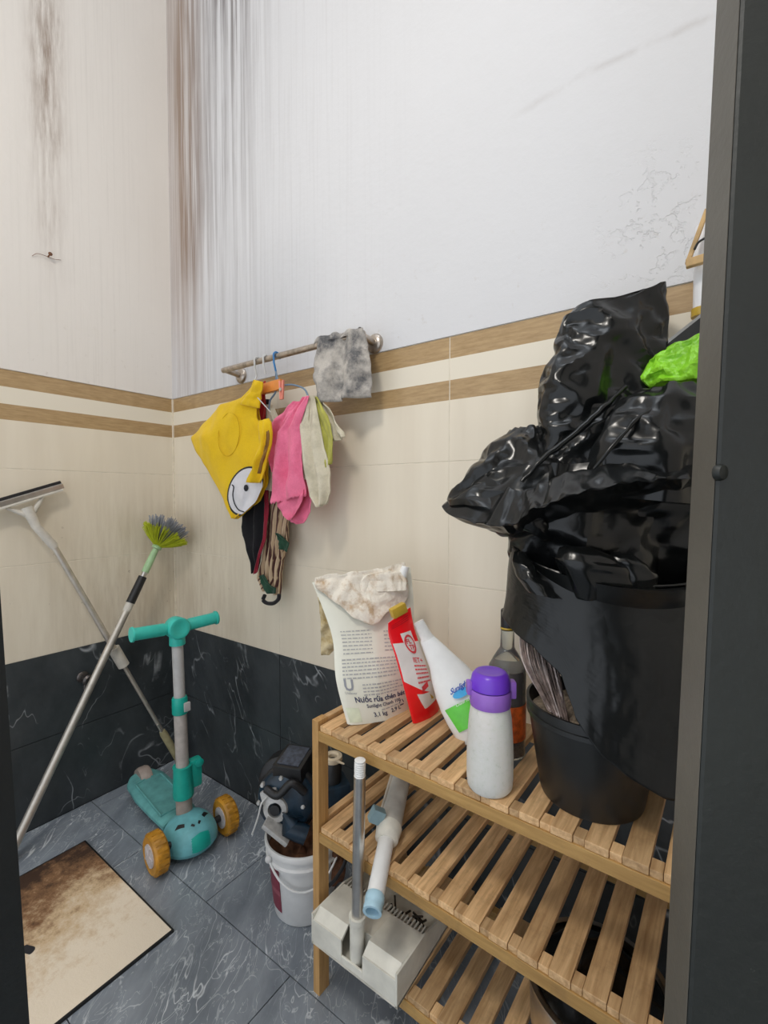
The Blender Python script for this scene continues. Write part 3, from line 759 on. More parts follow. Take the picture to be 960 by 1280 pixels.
# ---- film pouches: surface between two measured edges
def pouch(name, label, cat, ledge, redge, thick, mat, npow=.5, group=None):
    L = spline(ledge, 6); Rr = spline(redge, 6)
    def at(S, v):
        k = v * (len(S) - 1); i = min(int(k), len(S) - 2); return S[i].lerp(S[i + 1], k - i)
    def nrm(v):
        l, r = at(L, v), at(Rr, v); d = at(Rr, min(1, v + .05)) - at(Rr, max(0, v - .05))
        n = (r - l).cross(d).normalized()
        return n if n.dot(FW) < 0 else -n
    def S(u, v, side=1, eps=0):
        l, r = at(L, v), at(Rr, v); p = l.lerp(r, u)
        edge = max(0, min(1, (1 - abs(2 * u - 1)) * 1.0)) ** npow
        t = thick * edge * (.15 + .85 * math.sin(min(1, v * 1.15 + .05) * PI / 2)) * (.5 if side < 0 else 1)
        wr = .0014 * nz((p.x, p.y, p.z), 18, 3) * edge
        sag = Vector((0, 0, -.010 * (math.sin(u * PI)) * max(0, v - .85) / .15)) if side > 0 else Vector()
        return p + nrm(v) * (side * t + wr + eps) + sag * 0
    c = at(L, 1).lerp(at(Rr, 1), .5)
    t = thing(name, label, cat, (c.x, c.y, ZT), group=group)
    mb = MB(); n = 28; mv = 36
    A = mb.grid(lambda u, v: S(u, v, 1), n, mv); B = mb.grid(lambda u, v: S(u, v, -1), n, mv)
    for j in range(mv):
        for i in (0, n):
            mb.bm.faces.new((A[j][i], A[j + 1][i], B[j + 1][i], B[j][i]))
    for i in range(n):
        mb.bm.faces.new((A[mv][i], A[mv][i + 1], B[mv][i + 1], B[mv][i])); mb.bm.faces.new((A[0][i], A[0][i + 1], B[0][i + 1], B[0][i]))
    bmesh.ops.remove_doubles(mb.bm, verts=mb.bm.verts[:], dist=.00005)
    obj('film', mb, mat, t)
    return t, S
def put_text(parent, S, s, u0, v0, size_u, aspect, mat, name, rot=0, spacing=1.0, bold=0, eps=.0012):
    """text laid on the surface: u0,v0 = lower-left, size_u = letter size in u units, aspect = (u length)/(v length) of the pouch"""
    vs_, fs = text_geo(s, 1.0, spacing, bold)
    c, sn = math.cos(rot), math.sin(rot); out = []
    for x, y, z in vs_:
        X, Y = x * c - y * sn, x * sn + y * c
        out.append(S(u0 + X * size_u, v0 - Y * size_u * aspect, 1, eps))
    return geo_obj(name, out, fs, mat, parent)
def patch(parent, S, poly, mat, name, eps=.0008, n=10):
    """poly = function (a,b in 0..1) -> (u,v)"""
    mb = MB(); mb.grid(lambda a, b: S(*poly(a, b), 1, eps), n, n); return obj(name, mb, mat, parent)
def dashes(parent, S, lines, mat, name, h, eps=.0011):
    vs_, fs = [], []
    for (u0, u1, v, slope) in lines:
        u = u0
        while u < u1:
            w = R.uniform(.018, .06); w = min(w, u1 - u)
            k = len(vs_); va = v + (u - u0) * slope; vb = v + (u + w - u0) * slope
            vs_ += [S(u, va, 1, eps), S(u + w, vb, 1, eps), S(u + w, vb - h, 1, eps), S(u, va - h, 1, eps)]
            fs.append((k, k + 1, k + 2, k + 3)); u += w + .012
    return geo_obj(name, vs_, fs, mat, parent)
dB = .955; 
LE = [P(390, 728, 1.035), P(404, 762, 1.02), P(416, 800, 1.0), P(420, 850, .975), PZ(434, 905, ZT + .004)]
RE = [P(513, 709, 1.08), P(517, 750, 1.065), P(517, 800, 1.05), P(515, 845, 1.03), PZ(513, 882, ZT + .002)]
wp_, S = pouch('refill_pouch', 'large white dish soap refill pouch with small print, rag on top', 'pouch', LE, RE, .022, POUCH)
put_text(wp_, S, 'Nước rửa chén bát', .17, .868, .088, .50, INKB, 'product_name', rot=.03, bold=.03)
put_text(wp_, S, 'Sunlight Chanh 100', .30, .902, .062, .50, INKB, 'product_variant', rot=.03, bold=.02)
put_text(wp_, S, '3,1 kg   2,9 L', .36, .962, .080, .50, INKB, 'weight_mark', rot=.03, bold=.02)
put_text(wp_, S, 'U', .075, .80, .17, .50, INKG, 'maker_mark', bold=.03)
put_text(wp_, S, 'Unilever', .072, .822, .042, .50, INKG, 'maker_name')
# recycling triangle
tri = [(.76, .925), (.845, .925), (.802, .885)]
vs_, fs = [], []
for i in range(3):
    a, b = Vector(tri[i]), Vector(tri[(i + 1) % 3]); d = (b - a).normalized(); nn = Vector((-d.y, d.x)) * .009
    k = len(vs_); vs_ += [S(*(a + d * .01), 1, .0012), S(*(b - d * .01), 1, .0012), S(*(b - d * .01 + nn), 1, .0012), S(*(a + d * .01 + nn), 1, .0012)]; fs.append((k, k + 1, k + 2, k + 3))
geo_obj('recycling_mark', vs_, fs, INKB, wp_)
lines = [(.10, .45, .44 + i * .026, -.03) for i in range(7)] + [(.60, .93, .44 + i * .026, -.03) for i in range(6)]
lines += [(.08, .90 - (i % 3) * .07, .635 + i * .021, -.03) for i in range(6)]
lines += [(.30, .93 - (i % 2) * .16, .772 + i * .019, -.03) for i in range(4)] + [(.48, .75, .925, -.03)]
dashes(wp_, S, lines, INKL, 'fine_print', .007)['kind'] = 'stuff'
patch(wp_, S, lambda a, b: (.03 + .16 * a, lerp(.90, .985, b)), POUCHG, 'green_corner_print')
sp0 = P(502, 724, 1.055); sp1 = P(507, 708, 1.055)
obj('spout_cap', MB().tube([sp0, sp0.lerp(sp1, .75), sp1], [.010, .010, .0085], 16), WHITEP, wp_)
hm = [(.93 + .018 * x, .115 + .018 * y) for x, y in [(-1, -.6), (-.5, -1), (0, -.6), (.5, -1), (1, -.6), (0, 1)]]
geo_obj('red_mark', [S(u, v, 1, .0012) for u, v in hm], [tuple(range(6))], INKR, wp_)
# rag
def rag(u, v):
    low = track([(0, .04), (.05, .10), (.1, .16), (.2, .25), (.3, .32), (.4, .36), (.5, .375), (.58, .36), (.66, .325), (.78, .285), (.9, .27), (.97, .24), (1, .18)], u)[0]
    vv = lerp(-.012, low, v)
    uu = lerp(.03, .93, u)
    p = S(uu, max(0, vv), 1, .006 + .004 * math.sin(v * PI))
    if vv < 0: p = p + Vector((0, 0, .008))
    c = .013 * crinkle((p.x + p.z * .6, p.y, p.z * .8), 9, 6) + .004 * nz(p, 30, 5) + .005
    return p - FH * c + Vector((0, 0, .004 * nz(p, 40, 1)))
rg = thing('cleaning_rag', 'crumpled stained cream rag draped over the white refill pouch', 'rag', P(450, 780, 1.0))
V = np.array([[tuple(rag(i / 44, j / 26)) for i in range(45)] for j in range(27)])
obj('rag_front', film(buckle(V, False, 1.07, 3, 110, .010, 2, .005, 24), crease=.35), RAG, rg, sub=1, solid=.003, offset=1)
def ragb(u, v):
    xl, xr = track([(0, 398, 430), (.5, 402, 424), (.85, 401, 424), (1, 402, 412)], v); y = lerp(745, 818, v)
    p = P(lerp(xl, xr, u), y, 1.09); return p - FH * (.016 * cells((p.x, p.y, p.z), 40, 3) + .008 * nz(p, 45))
mb = MB(); mb.grid(ragb, 20, 40); obj('rag_back', mb, RAGD, rg, solid=.003)
obj('rag_fold', loft([(714, 470, 490, 1.055, .012, -2), (719, 420, 500, 1.05, .016, -4), (728, 398, 506, 1.045, .014, -4), (740, 396, 506, 1.035, .010, -4)], 60, amp=.004, f=20, seed=3, excess=1.1, step=2.5), RAG, rg, sub=1)

# red pouch
LE2 = [P(485, 779, .955), P(486, 795, .955), P(494, 820, .953), P(505, 860, .955), PZ(516, 904, ZT + .002)]
RE2 = [P(513, 759, .99), P(518, 785, .99), P(530, 822, .99), P(541, 856, .985), PZ(549, 884, ZT + .002)]
rp, S2 = pouch('refill_pouch', 'slim red and white refill pouch with gold cap beside the white pouch', 'pouch', LE2, RE2, .013, RED)
patch(rp, S2, lambda a, b: (lerp(.03, .97, a), lerp(.36 + .0 * a, .70 + .10 * a, b) if True else 0), LABELW, 'white_label', n=16)
patch(rp, S2, lambda a, b: (.36 + .42 * a + .02 * b, lerp(.255, .38, b)), LABELW, 'label_tab', n=10)
patch(rp, S2, lambda a, b: (lerp(.42 - .1 * (1 - b), .97, a), lerp(.78, .90 - .03 * a, b)), LABELW, 'lower_label', n=10)
def ell(cu, cv, ru, rv, w, nm, mt, rot=0):
    vs_, fs = [], []
    for k in range(28):
        a = 2 * PI * k / 28
        for q in (1, 1 - w):
            x, y = ru * q * math.cos(a), rv * q * math.sin(a); vs_.append(S2(cu + x, cv + y + x * rot, 1, .0018))
    for k in range(28):
        a, b = 2 * k, 2 * ((k + 1) % 28); fs.append((a, b, b + 1, a + 1))
    geo_obj(nm, vs_, fs, mt, rp)
ell(.58, .375, .19, .092, .24, 'logo_ring', INKR)
put_text(rp, S2, 'FL', .45, .372, .20, .32, INKR, 'logo_letters', bold=.03); put_text(rp, S2, 'TP', .50, .428, .19, .32, INKR, 'logo_letters', bold=.03)
put_text(rp, S2, 'IET+', .46, .552, .20, .34, INKR, 'brand_word', bold=.02)
dashes(rp, S2, [(.44, .92, .59 + i * .030, -.02) for i in range(5)], INKR, 'label_print', .012, .0018)
dashes(rp, S2, [(.10, .80, .09 + i * .028, -.03) for i in range(3)], simple('dark_red_print', (.42, .01, .02), .5), 'top_print', .010, .0016)
patch(rp, S2, lambda a, b: (.52 + .26 * a, lerp(.73, .765, b) - .03 * a), INKR, 'red_tag', .0018, 4)
patch(rp, S2, lambda a, b: (.76 + .10 * a * (b), lerp(.79, .84, b)), GOLD, 'flame_mark', .0018, 4)
c0 = P(500, 772, .972); c1 = P(497, 757, .975)
obj('screw_cap', MB().box((-.018, -.008, -.008), (.018, .008, .014), .003, Matrix.Translation(c0.lerp(c1, .5)) @ Matrix.Rotation(YAW + .5, 4, 'Z') @ Matrix.Rotation(-.35, 4, 'Y')), GOLD, rp)

# leaning spray bottle
SPR = [(523, 777, .982, 6.5), (528, 787, .98, 7.5), (533, 796, .978, 8), (534, 799, .977, 9.5), (543, 812, .97, 13.5), (553, 827, .963, 18), (562, 843, .955, 24.5), (571, 860, .945, 29), (579, 876, .935, 31), (587, 892, .925, 31), (596, 909, .915, 30), (600, 917, .912, 27)]
def sp_ring(px, py, d, hw, n=32):
    c = P(px, py, d); axp = Vector((73, 140, 0)).normalized(); perp = (RT * axp.y - UP * -axp.x * 1.0)
    perp = (RT * .887 + UP * .462).normalized(); w = hw * d / F
    nn = -FW
    return [c + perp * (w * math.cos(2 * PI * k / n)) + nn * (max(.0065, w * .5) * math.sin(2 * PI * k / n)) for k in range(n)]
def spray_mesh(rows_):
    mb = MB(); prev = None
    for q in rows_:
        rg_ = [mb.bm.verts.new(p) for p in sp_ring(*q)]
        if prev: mb.bridge(prev, rg_)
        else: first = rg_
        prev = rg_
    mb.bm.faces.new(first); mb.bm.faces.new(prev); return mb
spb = thing('spray_bottle', 'white and lime detergent bottle leaning behind the water bottle', 'bottle', P(600, 917, .912))
obj('bottle_body', spray_mesh([q for q in SPR[3:]]), WHITEP, spb)
obj('bottle_neck', spray_mesh(SPR[:4]), simple('milky_cap', (.74, .73, .70), .4), spb)
def SS(px, py, eps=.0):      # front surface of the leaning bottle under a measured point
    best = None
    for a, b in zip(SPR, SPR[1:]):
        ax = Vector((b[0] - a[0], b[1] - a[1])); t = (Vector((px - a[0], py - a[1])).dot(ax)) / ax.length_squared
        if -.3 <= t <= 1.3:
            c = [lerp(a[i], b[i], t) for i in range(4)]
            off = (px - c[0]) * .887 - (py - c[1]) * .462
            sc_ = abs(off) / max(c[3], 1)
            if best is None or abs(t - .5) < best[0]: best = (abs(t - .5), c, min(.97, sc_))
    _, c, s_ = best; w = c[3] * c[2] / F
    return P(px, py, c[2] - max(.0065, w * .5) * math.sqrt(1 - s_ * s_) - eps)
mb = MB(); mb.grid(lambda a, b: SS(lerp(556, 600, a) + b * 18 + (0), lerp(888, 866, a) + b * 28, .0012), 14, 10); obj('green_label', mb, LIME, spb)
vs_, fs = text_geo('Sunlight', 1, .9, .02)
geo_obj('brand_lettering', [SS(563 + 9.4 * x * .88, 869 - 9.4 * x * .52 - 11 * y + 2.5 * x * 0, .0022) for x, y, z in vs_], fs, INKBLUE, spb)
mb = MB(); mb.grid(lambda a, b: SS(577 + 11 * b * math.cos(2 * PI * a), 866 + 6 * b * math.sin(2 * PI * a) - 4.5 * b * math.cos(2 * PI * a), .0016), 20, 4, True); obj('blue_splash', mb, SKYB, spb)
vs_, fs = text_geo('Chanh 100', 1, .95, .01)
geo_obj('label_lettering', [SS(570 + 5 * x * .88, 884 - 5 * x * .46 - 5.5 * y, .0024) for x, y, z in vs_], fs, WHITEP, spb)

# ================================================================== RAIL AND HANGING CLOTHS
ry = -.068; A = PY(279, 464, ry); B = PY(455, 416, ry); rz_ = (A.z + B.z) / 2; A.z = B.z = rz_
rail = thing('towel_rail', 'tarnished chrome towel rail screwed to the back wall', 'towel rail', ((A.x + B.x) / 2, 0, rz_))
obj('bar', MB().tube([A, B], .0088, 16), CHROME, rail)
for e, s in ((A, 1), (B, -1)):
    fx = e.x + s * .012
    obj('bracket_arm', MB().tube([(fx, ry, rz_), (fx, -.006, rz_ - .006)], .0095, 14), CHROME, rail)
    obj('flange', MB().lathe([(.026, 0), (.026, .004), (.021, .010), (.012, .013)], (fx, -.003, rz_ - .006), (0, -1, 0), 24), CHROME, rail)

def sheet(name, rows, yb, mat, parent=None, nu=36, nv=44, folds=3, amp=.008, bulge=.0, solid=.002, seed=0, phase=0, zig=0, crum=.010, exc=1.03):
    """cloth hanging near the wall: rows = (v, left px, left py, right px, right py); yb(v) = distance of the sheet from the wall"""
    def f(u, v):
        xl, yl, xr, yr = track(rows, v); px = lerp(xl, xr, u); py = lerp(yl, yr, u)
        Y = yb(v) if callable(yb) else yb
        p = PY(px, py, Y)
        d = amp * math.sin(2 * PI * folds * u + phase + 1.5 * v + 1.2 * nz((u * 2, v * 2, seed), 1)) * min(1, .25 + v * 1.2)
        d += bulge * math.sin(PI * min(1, max(0, u))) * math.sin(PI * min(1, v * .9 + .08)) + .006 * nz((u * 3 + seed, v * 3, 0), 1.3)
        if crum: d += crum * crinkle((p.x, p.y, p.z * .6), 16, seed)
        q = p + Vector((0, -1, 0)) * d
        if zig and v > .985: q += Vector((0, 0, -.006 * abs(math.sin(u * zig))))
        return q
    V = np.array([[tuple(f(i / nu, j / nv)) for i in range(nu + 1)] for j in range(nv + 1)])
    if exc > 1 and nu > 15: V = buckle(V, False, exc, 4, 90, .02, seed, .002, 40)
    return obj(name, film(V), mat, parent, solid=solid, offset=0), f
def base_of(x, y, Y): p = PY(x, y, Y); return (p.x, p.y, p.z)
# hangers
def hook(x, y, mat, h=26):
    t = PY(x, y - 6, ry); r = .0125; pts = []
    c = Vector((t.x, ry, rz_))
    for k in range(11):
        a = math.radians(-30 + 24 * k); pts.append(c + Vector((0, math.cos(a) * r, math.sin(a) * r)))
    pts = [c + Vector((0, r * math.cos(math.radians(q)), r * math.sin(math.radians(q)))) for q in range(-20, 201, 20)]
    pts += [c + Vector((0, -r * .9, -.02)), c + Vector((0, -.004, -.045))]
    return pts
def hanger(x, mat, label, arms):
    t = PY(x, 460, ry)
    h = thing('clothes_hanger', label, 'hanger', (t.x, ry, rz_ - .05))
    pts = [p for p in hook(x, 460, mat)]
    obj('hook', MB().tube(pts, .0030, 8), mat, h)
    return h, pts[-1]
h1, e1 = hanger(322, HOOKW, 'left white wire hook of a hanger holding the yellow bag', None)
obj('neck', MB().tube([e1, e1 + Vector((.004, -.012, -.02))], .0024, 8), HOOKW, h1)
h2, e2 = hanger(333, HOOKW, 'white hook with orange bar hanging in the middle of the rail', None)
a_, b_ = PY(327, 487, -.085), PY(352, 480, -.085)
obj('orange_bar', bar(a_, b_, .012, .030), ORANGE, h2)
h3, e3 = hanger(346, HOOKB, 'blue wire hanger with its arm spread above the pink cloth', None)
obj('arm', MB().tube(spline([e3, PY(350, 480, -.085), PY(366, 481, -.09), PY(380, 486, -.095), PY(386, 497, -.1)], 6), .0026, 8), HOOKGB, h3)
obj('arm', MB().tube(spline([e3, PY(345, 488, -.08), PY(338, 500, -.078), PY(336, 512, -.075)], 6), .0026, 8), HOOKGB, h3)
cc = PY(352, 487, -.10)
cp = thing('clothes_peg', 'small coral pink clothes peg clipped on the hanger', 'peg', cc)
for s in (-1, 1):
    obj('jaw', bar(cc + Vector((s * .007, 0, .026)), cc + Vector((s * .003, 0, -.028)), .006, .006), CORAL, cp)
obj('spring', MB().lathe([(.005, -.006), (.005, .006)], cc + Vector((0, 0, 0)), (0, 1, 0), 12), STEEL, cp)

# black cloth and red strap behind the yellow bag
bcl = thing('black_cloth', 'black cloth with a crimson edge hanging below the yellow bag', 'cloth', base_of(322, 718, -.06))
sheet('cloth', [(0, 325, 500, 338, 500), (.2, 320, 545, 338, 545), (.5, 307, 610, 337, 610), (.72, 306, 668, 333, 668), (.9, 313, 697, 326, 697), (1, 317, 716, 322, 712)], -.055, BLACKC, bcl, folds=2, amp=.008, seed=2)
sheet('piping', [(0, 330, 600, 334, 600), (.4, 331, 640, 336, 640), (.7, 329, 672, 333, 672), (.92, 318, 712, 324, 702), (1, 317, 718, 322, 715)], -.066, CRIMSON, bcl, nu=6, folds=1, amp=.002)
rs, _ = sheet('cloth_strap', [(0, 328, 478, 332, 476), (.4, 321, 500, 332, 500), (1, 318, 545, 330, 548)], -.072, REDSTRAP, None, nu=10, nv=20, folds=1, amp=.004)
tag(rs, 'dark red strap hanging behind the yellow bag handle', 'strap')
# yellow bag
YR = [(0, 318, 478, 327, 480), (.06, 313, 487, 327, 487), (.13, 303, 498, 323, 502), (.17, 278, 506, 321, 512), (.24, 270, 515, 322, 523), (.33, 254, 533, 331, 536), (.42, 240.5, 547, 333, 548), (.5, 246, 561, 333, 562), (.62, 259, 582, 332, 582), (.74, 271, 604, 330, 606), (.86, 282, 624, 321, 627), (.95, 288, 640, 305, 640), (1, 291, 648, 296, 648)]
ybag = thing('felt_bag', 'yellow felt bag with a smiling white face patch hanging from the rail', 'bag', base_of(293, 648, -.1))
_, YS = sheet('bag_front', YR, -.105, YELLOW, ybag, 50, 70, folds=1.0, amp=.006, bulge=.030, seed=5, solid=.003, exc=1.0)
sheet('bag_back', [(r[0], r[1] + 3, r[2], r[3] + 2, r[4]) for r in YR[3:]], -.082, YELLOW, ybag, 30, 40, folds=.5, amp=.003, seed=6, solid=.003)
sheet('side_gusset', [(0, 324, 528, 335, 523), (.08, 323, 533, 338, 528), (.2, 325, 543, 338, 541), (.38, 326, 557, 335, 556), (.55, 323, 570, 332, 570), (.75, 318, 586, 329, 586), (.9, 313, 598, 328, 597), (1, 312, 603, 325, 603)], lambda v: -.138 - .004 * math.sin(v * PI), YELLOW, ybag, 20, 40, folds=.8, amp=.012, seed=8, solid=.004, exc=1.02)
sheet('gusset_inside', [(0, 334.5, 540, 337.5, 538), (.3, 333, 556, 335.5, 556), (.6, 329, 572, 331.5, 572), (1, 324, 592, 326, 592)], -.152, simple('brown_lining', (.30, .15, .03), .8), ybag, 6, 16, folds=.5, amp=.002, solid=.002)
sheet('strap', [(0, 318, 475, 327, 477), (.3, 313, 488, 326, 488), (.7, 307, 497, 323, 499), (1, 303, 506, 322, 510)], -.120, YELLOW, ybag, 14, 24, folds=.5, amp=.006, seed=9, solid=.004)
def bagpt(px, py, eps):      # point of the bag front under a measured point
    lo, hi = 0., 1.
    best = None
    for i in range(60):
        v = i / 59; xl, yl, xr, yr = track(YR, v); u = (px - xl) / max(1e-3, (xr - xl)); y = lerp(yl, yr, u)
        if best is None or abs(y - py) < best[0]: best = (abs(y - py), u, v)
    p = YS(min(1, max(0, best[1])), best[2]); return PY(px, py, p.y - eps)
def face_poly(k, s=1.0):
    a = 2 * PI * k
    x = 22 * s * math.cos(a); y = 32 * s * math.sin(a); c, sn = math.cos(.33), math.sin(.33)
    X, Y = 307 + x * c - y * sn, 614 + x * sn + y * c
    X = max(X, track([(600, 268), (624, 283.5), (640, 289), (648, 292)], Y)[0])
    # cut along the right hem of the bag
    lim = track([(575, 331), (606, 329), (627, 320), (640, 306), (648, 296)], Y)[0]
    return min(X, lim), Y
for nm, mt, s, e in (('patch_outline', INK, 1.0, .0055), ('face_patch', WHITEF, .925, .0075)):
    mb = MB(); mb.grid(lambda a, b: bagpt(*[lerp(c, q, b) for c, q in zip((305, 614), face_poly(a, s))], e), 44, 6, True); obj(nm, mb, mt, ybag)
mb = MB(); mb.grid(lambda a, b: bagpt(307.5 + 2.8 * b * math.cos(2 * PI * a), 610 + 4.2 * b * math.sin(2 * PI * a), .0092), 18, 3, True); obj('eye_mark', mb, INK, ybag)
sm = [bagpt(x, y, .0090) for x, y in [(290, 606), (292, 609), (291, 619), (293, 629), (298, 637), (305, 640)]]
obj('smile_line', MB().tube(spline(sm, 6), .0017, 6), INK, ybag)
ring = [bagpt(286 + 13 * math.cos(a) - 3 * math.sin(a), 543 + 27 * math.sin(a) + 2 * math.cos(a), .002) for a in [2 * PI * k / 30 for k in range(31)]]
obj('embossed_ring', MB().tube(ring, .0011, 6, False), simple('yellow_stitch', (.72, .44, .004), .9), ybag)
cord = spline([PY(322, 497, -.13), PY(331, 507, -.12), PY(338, 515, -.11)], 5); obj('draw_cord', MB().tube(cord, .0016, 6), HOOKW, ybag)

# pale cloth behind, stripes, pink, cream, olive
o, _ = sheet('hanging_cloth', [(0, 331, 506, 342, 506), (.3, 335, 535, 352, 530), (.7, 333, 585, 350, 585), (1, 336, 612, 346, 615)], -.062, CREAMC, folds=2, amp=.008, seed=3); tag(o, 'small pale cloth squeezed between yellow bag and pink cloth', 'cloth')
st = thing('striped_cloth', 'cream and brown striped cloth with green binding hanging lowest', 'cloth', base_of(338, 752, -.05))
sheet('cloth', [(0, 342, 560, 362, 560), (.35, 336, 628, 362, 630), (.62, 331, 680, 360, 676), (.72, 329, 700, 354, 700), (.88, 325, 722, 352, 722), (1, 332, 738, 350, 744)], -.045, STRIPE, st, 50, 50, folds=4, amp=.009, seed=12)
sheet('binding', [(0, 324, 720, 329, 718), (.4, 327, 728, 340, 732), (.75, 332, 738, 346, 735), (1, 335, 742, 345, 742)], -.060, GREENB, st, 12, 12, folds=1, amp=.003)
sheet('binding', [(0, 344, 666, 349, 668), (.5, 349, 676, 361, 679), (1, 350, 686, 359, 690)], -.062, GREENB, st, 12, 12, folds=1, amp=.003)
lp = [PY(x, y, -.055) for x, y in [(331, 744), (329, 750), (334, 754), (342, 754), (348, 749), (349, 743)]]
obj('hem_loop', MB().tube(spline(lp, 5), .0062, 8), BLACKC, st)
pk = thing('pink_cloth', 'bright pink pinking-edged cloth hanging beside the yellow bag', 'cloth', base_of(365, 655, -.1))
sheet('front_fold', [(0, 378, 497, 387, 495), (.15, 362, 517, 382, 508), (.3, 348, 540, 376, 530), (.5, 344, 575, 375, 570), (.75, 342, 612, 379, 608), (.9, 341, 624, 380, 620), (1, 341, 628, 380, 617)], lambda v: -.112 - .012 * v, PINK, pk, 40, 60, folds=1.6, amp=.009, seed=21, zig=42)
sheet('point_fold', [(0, 343, 618, 379, 612), (.35, 346, 632, 379, 620), (.7, 354, 644, 374, 634), (1, 361, 650, 364, 649)], -.118, PINK, pk, 30, 16, folds=1, amp=.004, seed=22)
sheet('left_fold', [(0, 366, 502, 380, 502), (.3, 338, 530, 366, 526), (.6, 336, 556, 352, 560), (.85, 338, 580, 348, 580), (1, 341, 590, 346, 590)], -.106, PINK, pk, 26, 34, folds=1.5, amp=.006, seed=24)
sheet('back_fold', [(0, 362, 600, 388, 600), (.4, 362, 636, 391, 626), (.7, 365, 652, 390, 640), (1, 372, 655, 382, 653)], -.092, PINK, pk, 24, 24, folds=1, amp=.006, seed=25)
cr = thing('cream_cloth', 'cream knitted cloth hanging in a point right of the pink cloth', 'cloth', base_of(400, 634, -.1))
sheet('long_fold', [(0, 382, 495, 392, 495), (.25, 376, 530, 398, 528), (.5, 380, 562, 403, 560), (.75, 384, 597, 412, 592), (.9, 389, 620, 411, 614), (1, 398, 634, 406, 630)], lambda v: -.108 - .012 * v, CREAMC, cr, 36, 60, folds=1.7, amp=.009, seed=31)
sheet('short_fold', [(0, 374, 505, 388, 500), (.4, 372, 540, 386, 540), (.8, 374, 580, 388, 585), (1, 378, 597, 386, 596)], -.104, CREAMC, cr, 24, 40, folds=1.2, amp=.006, seed=33)
ol = thing('olive_cloth', 'olive green cloth hanging behind the cream cloth', 'cloth', base_of(412, 585, -.09))
sheet('fold', [(0, 386, 496, 396, 496), (.3, 390, 522, 410, 520), (.6, 398, 545, 418, 547), (.85, 405, 568, 417, 568), (1, 409, 585, 415, 580)], -.100, OLIVE, ol, 24, 40, folds=1.3, amp=.006, seed=35)
o, _ = sheet('hanging_cloth', [(0, 388, 496, 396, 494), (.3, 396, 512, 412, 510), (.6, 410, 530, 421, 528), (.85, 414, 545, 430, 540), (1, 419, 552, 432, 546)], -.085, CREAMC, folds=1.2, amp=.006, seed=37); tag(o, 'pale cloth corner sticking out right of the olive cloth', 'cloth')
o, _ = sheet('hanging_cloth', [(0, 392, 520, 402, 520), (.5, 398, 560, 408, 560), (.9, 404, 590, 412, 588), (1, 407, 596, 411, 594)], -.088, CREAMC, folds=1, amp=.004, seed=39); tag(o, 'narrow pale cloth end hanging between the cream and olive cloths', 'cloth')

# grey cloth thrown over the rail
gcl = thing('grey_cloth', 'dirty grey cloth thrown over the right end of the towel rail', 'cloth', base_of(428, 498, -.09))
sheet('front_drop', [(0, 398, 424, 452, 411), (.12, 396, 436, 455, 420), (.4, 396, 460, 459, 450), (.75, 398, 480, 459, 478), (1, 400, 502, 459, 494)], -.086, GREYC, gcl, 26, 22, folds=1.6, amp=.012, seed=51, crum=.012, exc=1.10)
sheet('back_drop', [(0, 400, 424, 452, 411), (.5, 402, 450, 455, 440), (1, 404, 480, 456, 470)], -.045, GREYC, gcl, 24, 20, folds=2, amp=.005, seed=52)
def over(u, v):
    a = v * PI; p = PY(lerp(398, 452, u), lerp(426, 412, u), ry); rr = .018 + .006 * math.sin(19 * u)
    return Vector((p.x, ry - math.cos(a) * rr, rz_ + math.sin(a) * rr * 1.0 - .002 + .004 * nz((u * 6, v * 2, 0), 1)))
mb = MB(); mb.grid(over, 30, 10); obj('bar_fold', mb, GREYC, gcl, solid=.002)
# ================================================================== POLES BY THE LEFT WALL
# floor squeegee
bot = PZ(231, 962, 0.005); head = PX(52, 657, .045)
def along(px, py, a, b):     # point on the line a-b seen at the measured pixel (closest approach)
    r = ray(px, py); d = b - a; w0 = CAM - a; A_, B_, C_ = r.dot(r), r.dot(d), d.dot(d); D_, E_ = r.dot(w0), d.dot(w0)
    t = (A_ * E_ - B_ * D_) / (A_ * C_ - B_ * B_); return a + d * t
sq = thing('floor_squeegee', 'long-handled floor squeegee propped upside down against the left wall', 'squeegee', bot)
pA = along(62, 683, bot, head); pB = along(143, 815, bot, head); pC = along(156, 834, bot, head); pD = along(203, 913, bot, head)
obj('upper_tube', MB().tube([pA, pB], .0098, 14), ALU, sq)
obj('collar', MB().tube([along(139, 812, bot, head), along(153, 833, bot, head)], .019, 14), GREYPL, sq)
obj('lower_rod', MB().tube([pB, pD], .0072, 12), ALU, sq)
obj('grip', MB().tube([pD, pD.lerp(bot, .08), bot], [.010, .0135, .0135], 14), OLIVEGRIP, sq)
obj('rod_stub', MB().tube([along(197, 906, bot, head) + Vector((.006, -.006, .004)), pD + Vector((.006, -.006, 0))], .004, 8), ALU, sq)
obj('socket', MB().tube([pA.lerp(head, -.15), pA, PX(45, 658, .042), PX(33, 634, .036)], [.0105, .0135, .0125, .017], 14), GREYPL, sq)
hA, hB = PX(-40, 642, .034), PX(78, 607, .034); hd = (hB - hA).normalized()
def sqbar(a, b, w, t, off):
    ax = (b - a); L = ax.length; z = Vector((0, 0, 1)); z = (z - hd * z.dot(hd)).normalized(); y = z.cross(hd)
    M = Matrix((( hd.x, y.x, z.x, 0), (hd.y, y.y, z.y, 0), (hd.z, y.z, z.z, 0), (0, 0, 0, 1)))
    return MB().box((-L / 2, -w / 2, -t / 2), (L / 2, w / 2, t / 2), .002, Matrix.Translation((a + b) / 2 + z * off) @ M)
obj('blade_holder', sqbar(hA, hB, .022, .016, 0), STEEL, sq, False)
obj('rubber_blade', sqbar(hA, hB, .005, .010, .012), BLACKP, sq, False)
obj('lower_lip', sqbar(hA.lerp(hB, .03), hA.lerp(hB, .97), .028, .007, -.012), GREYPL, sq, False)
ctr = P(32, 634, 1.447)
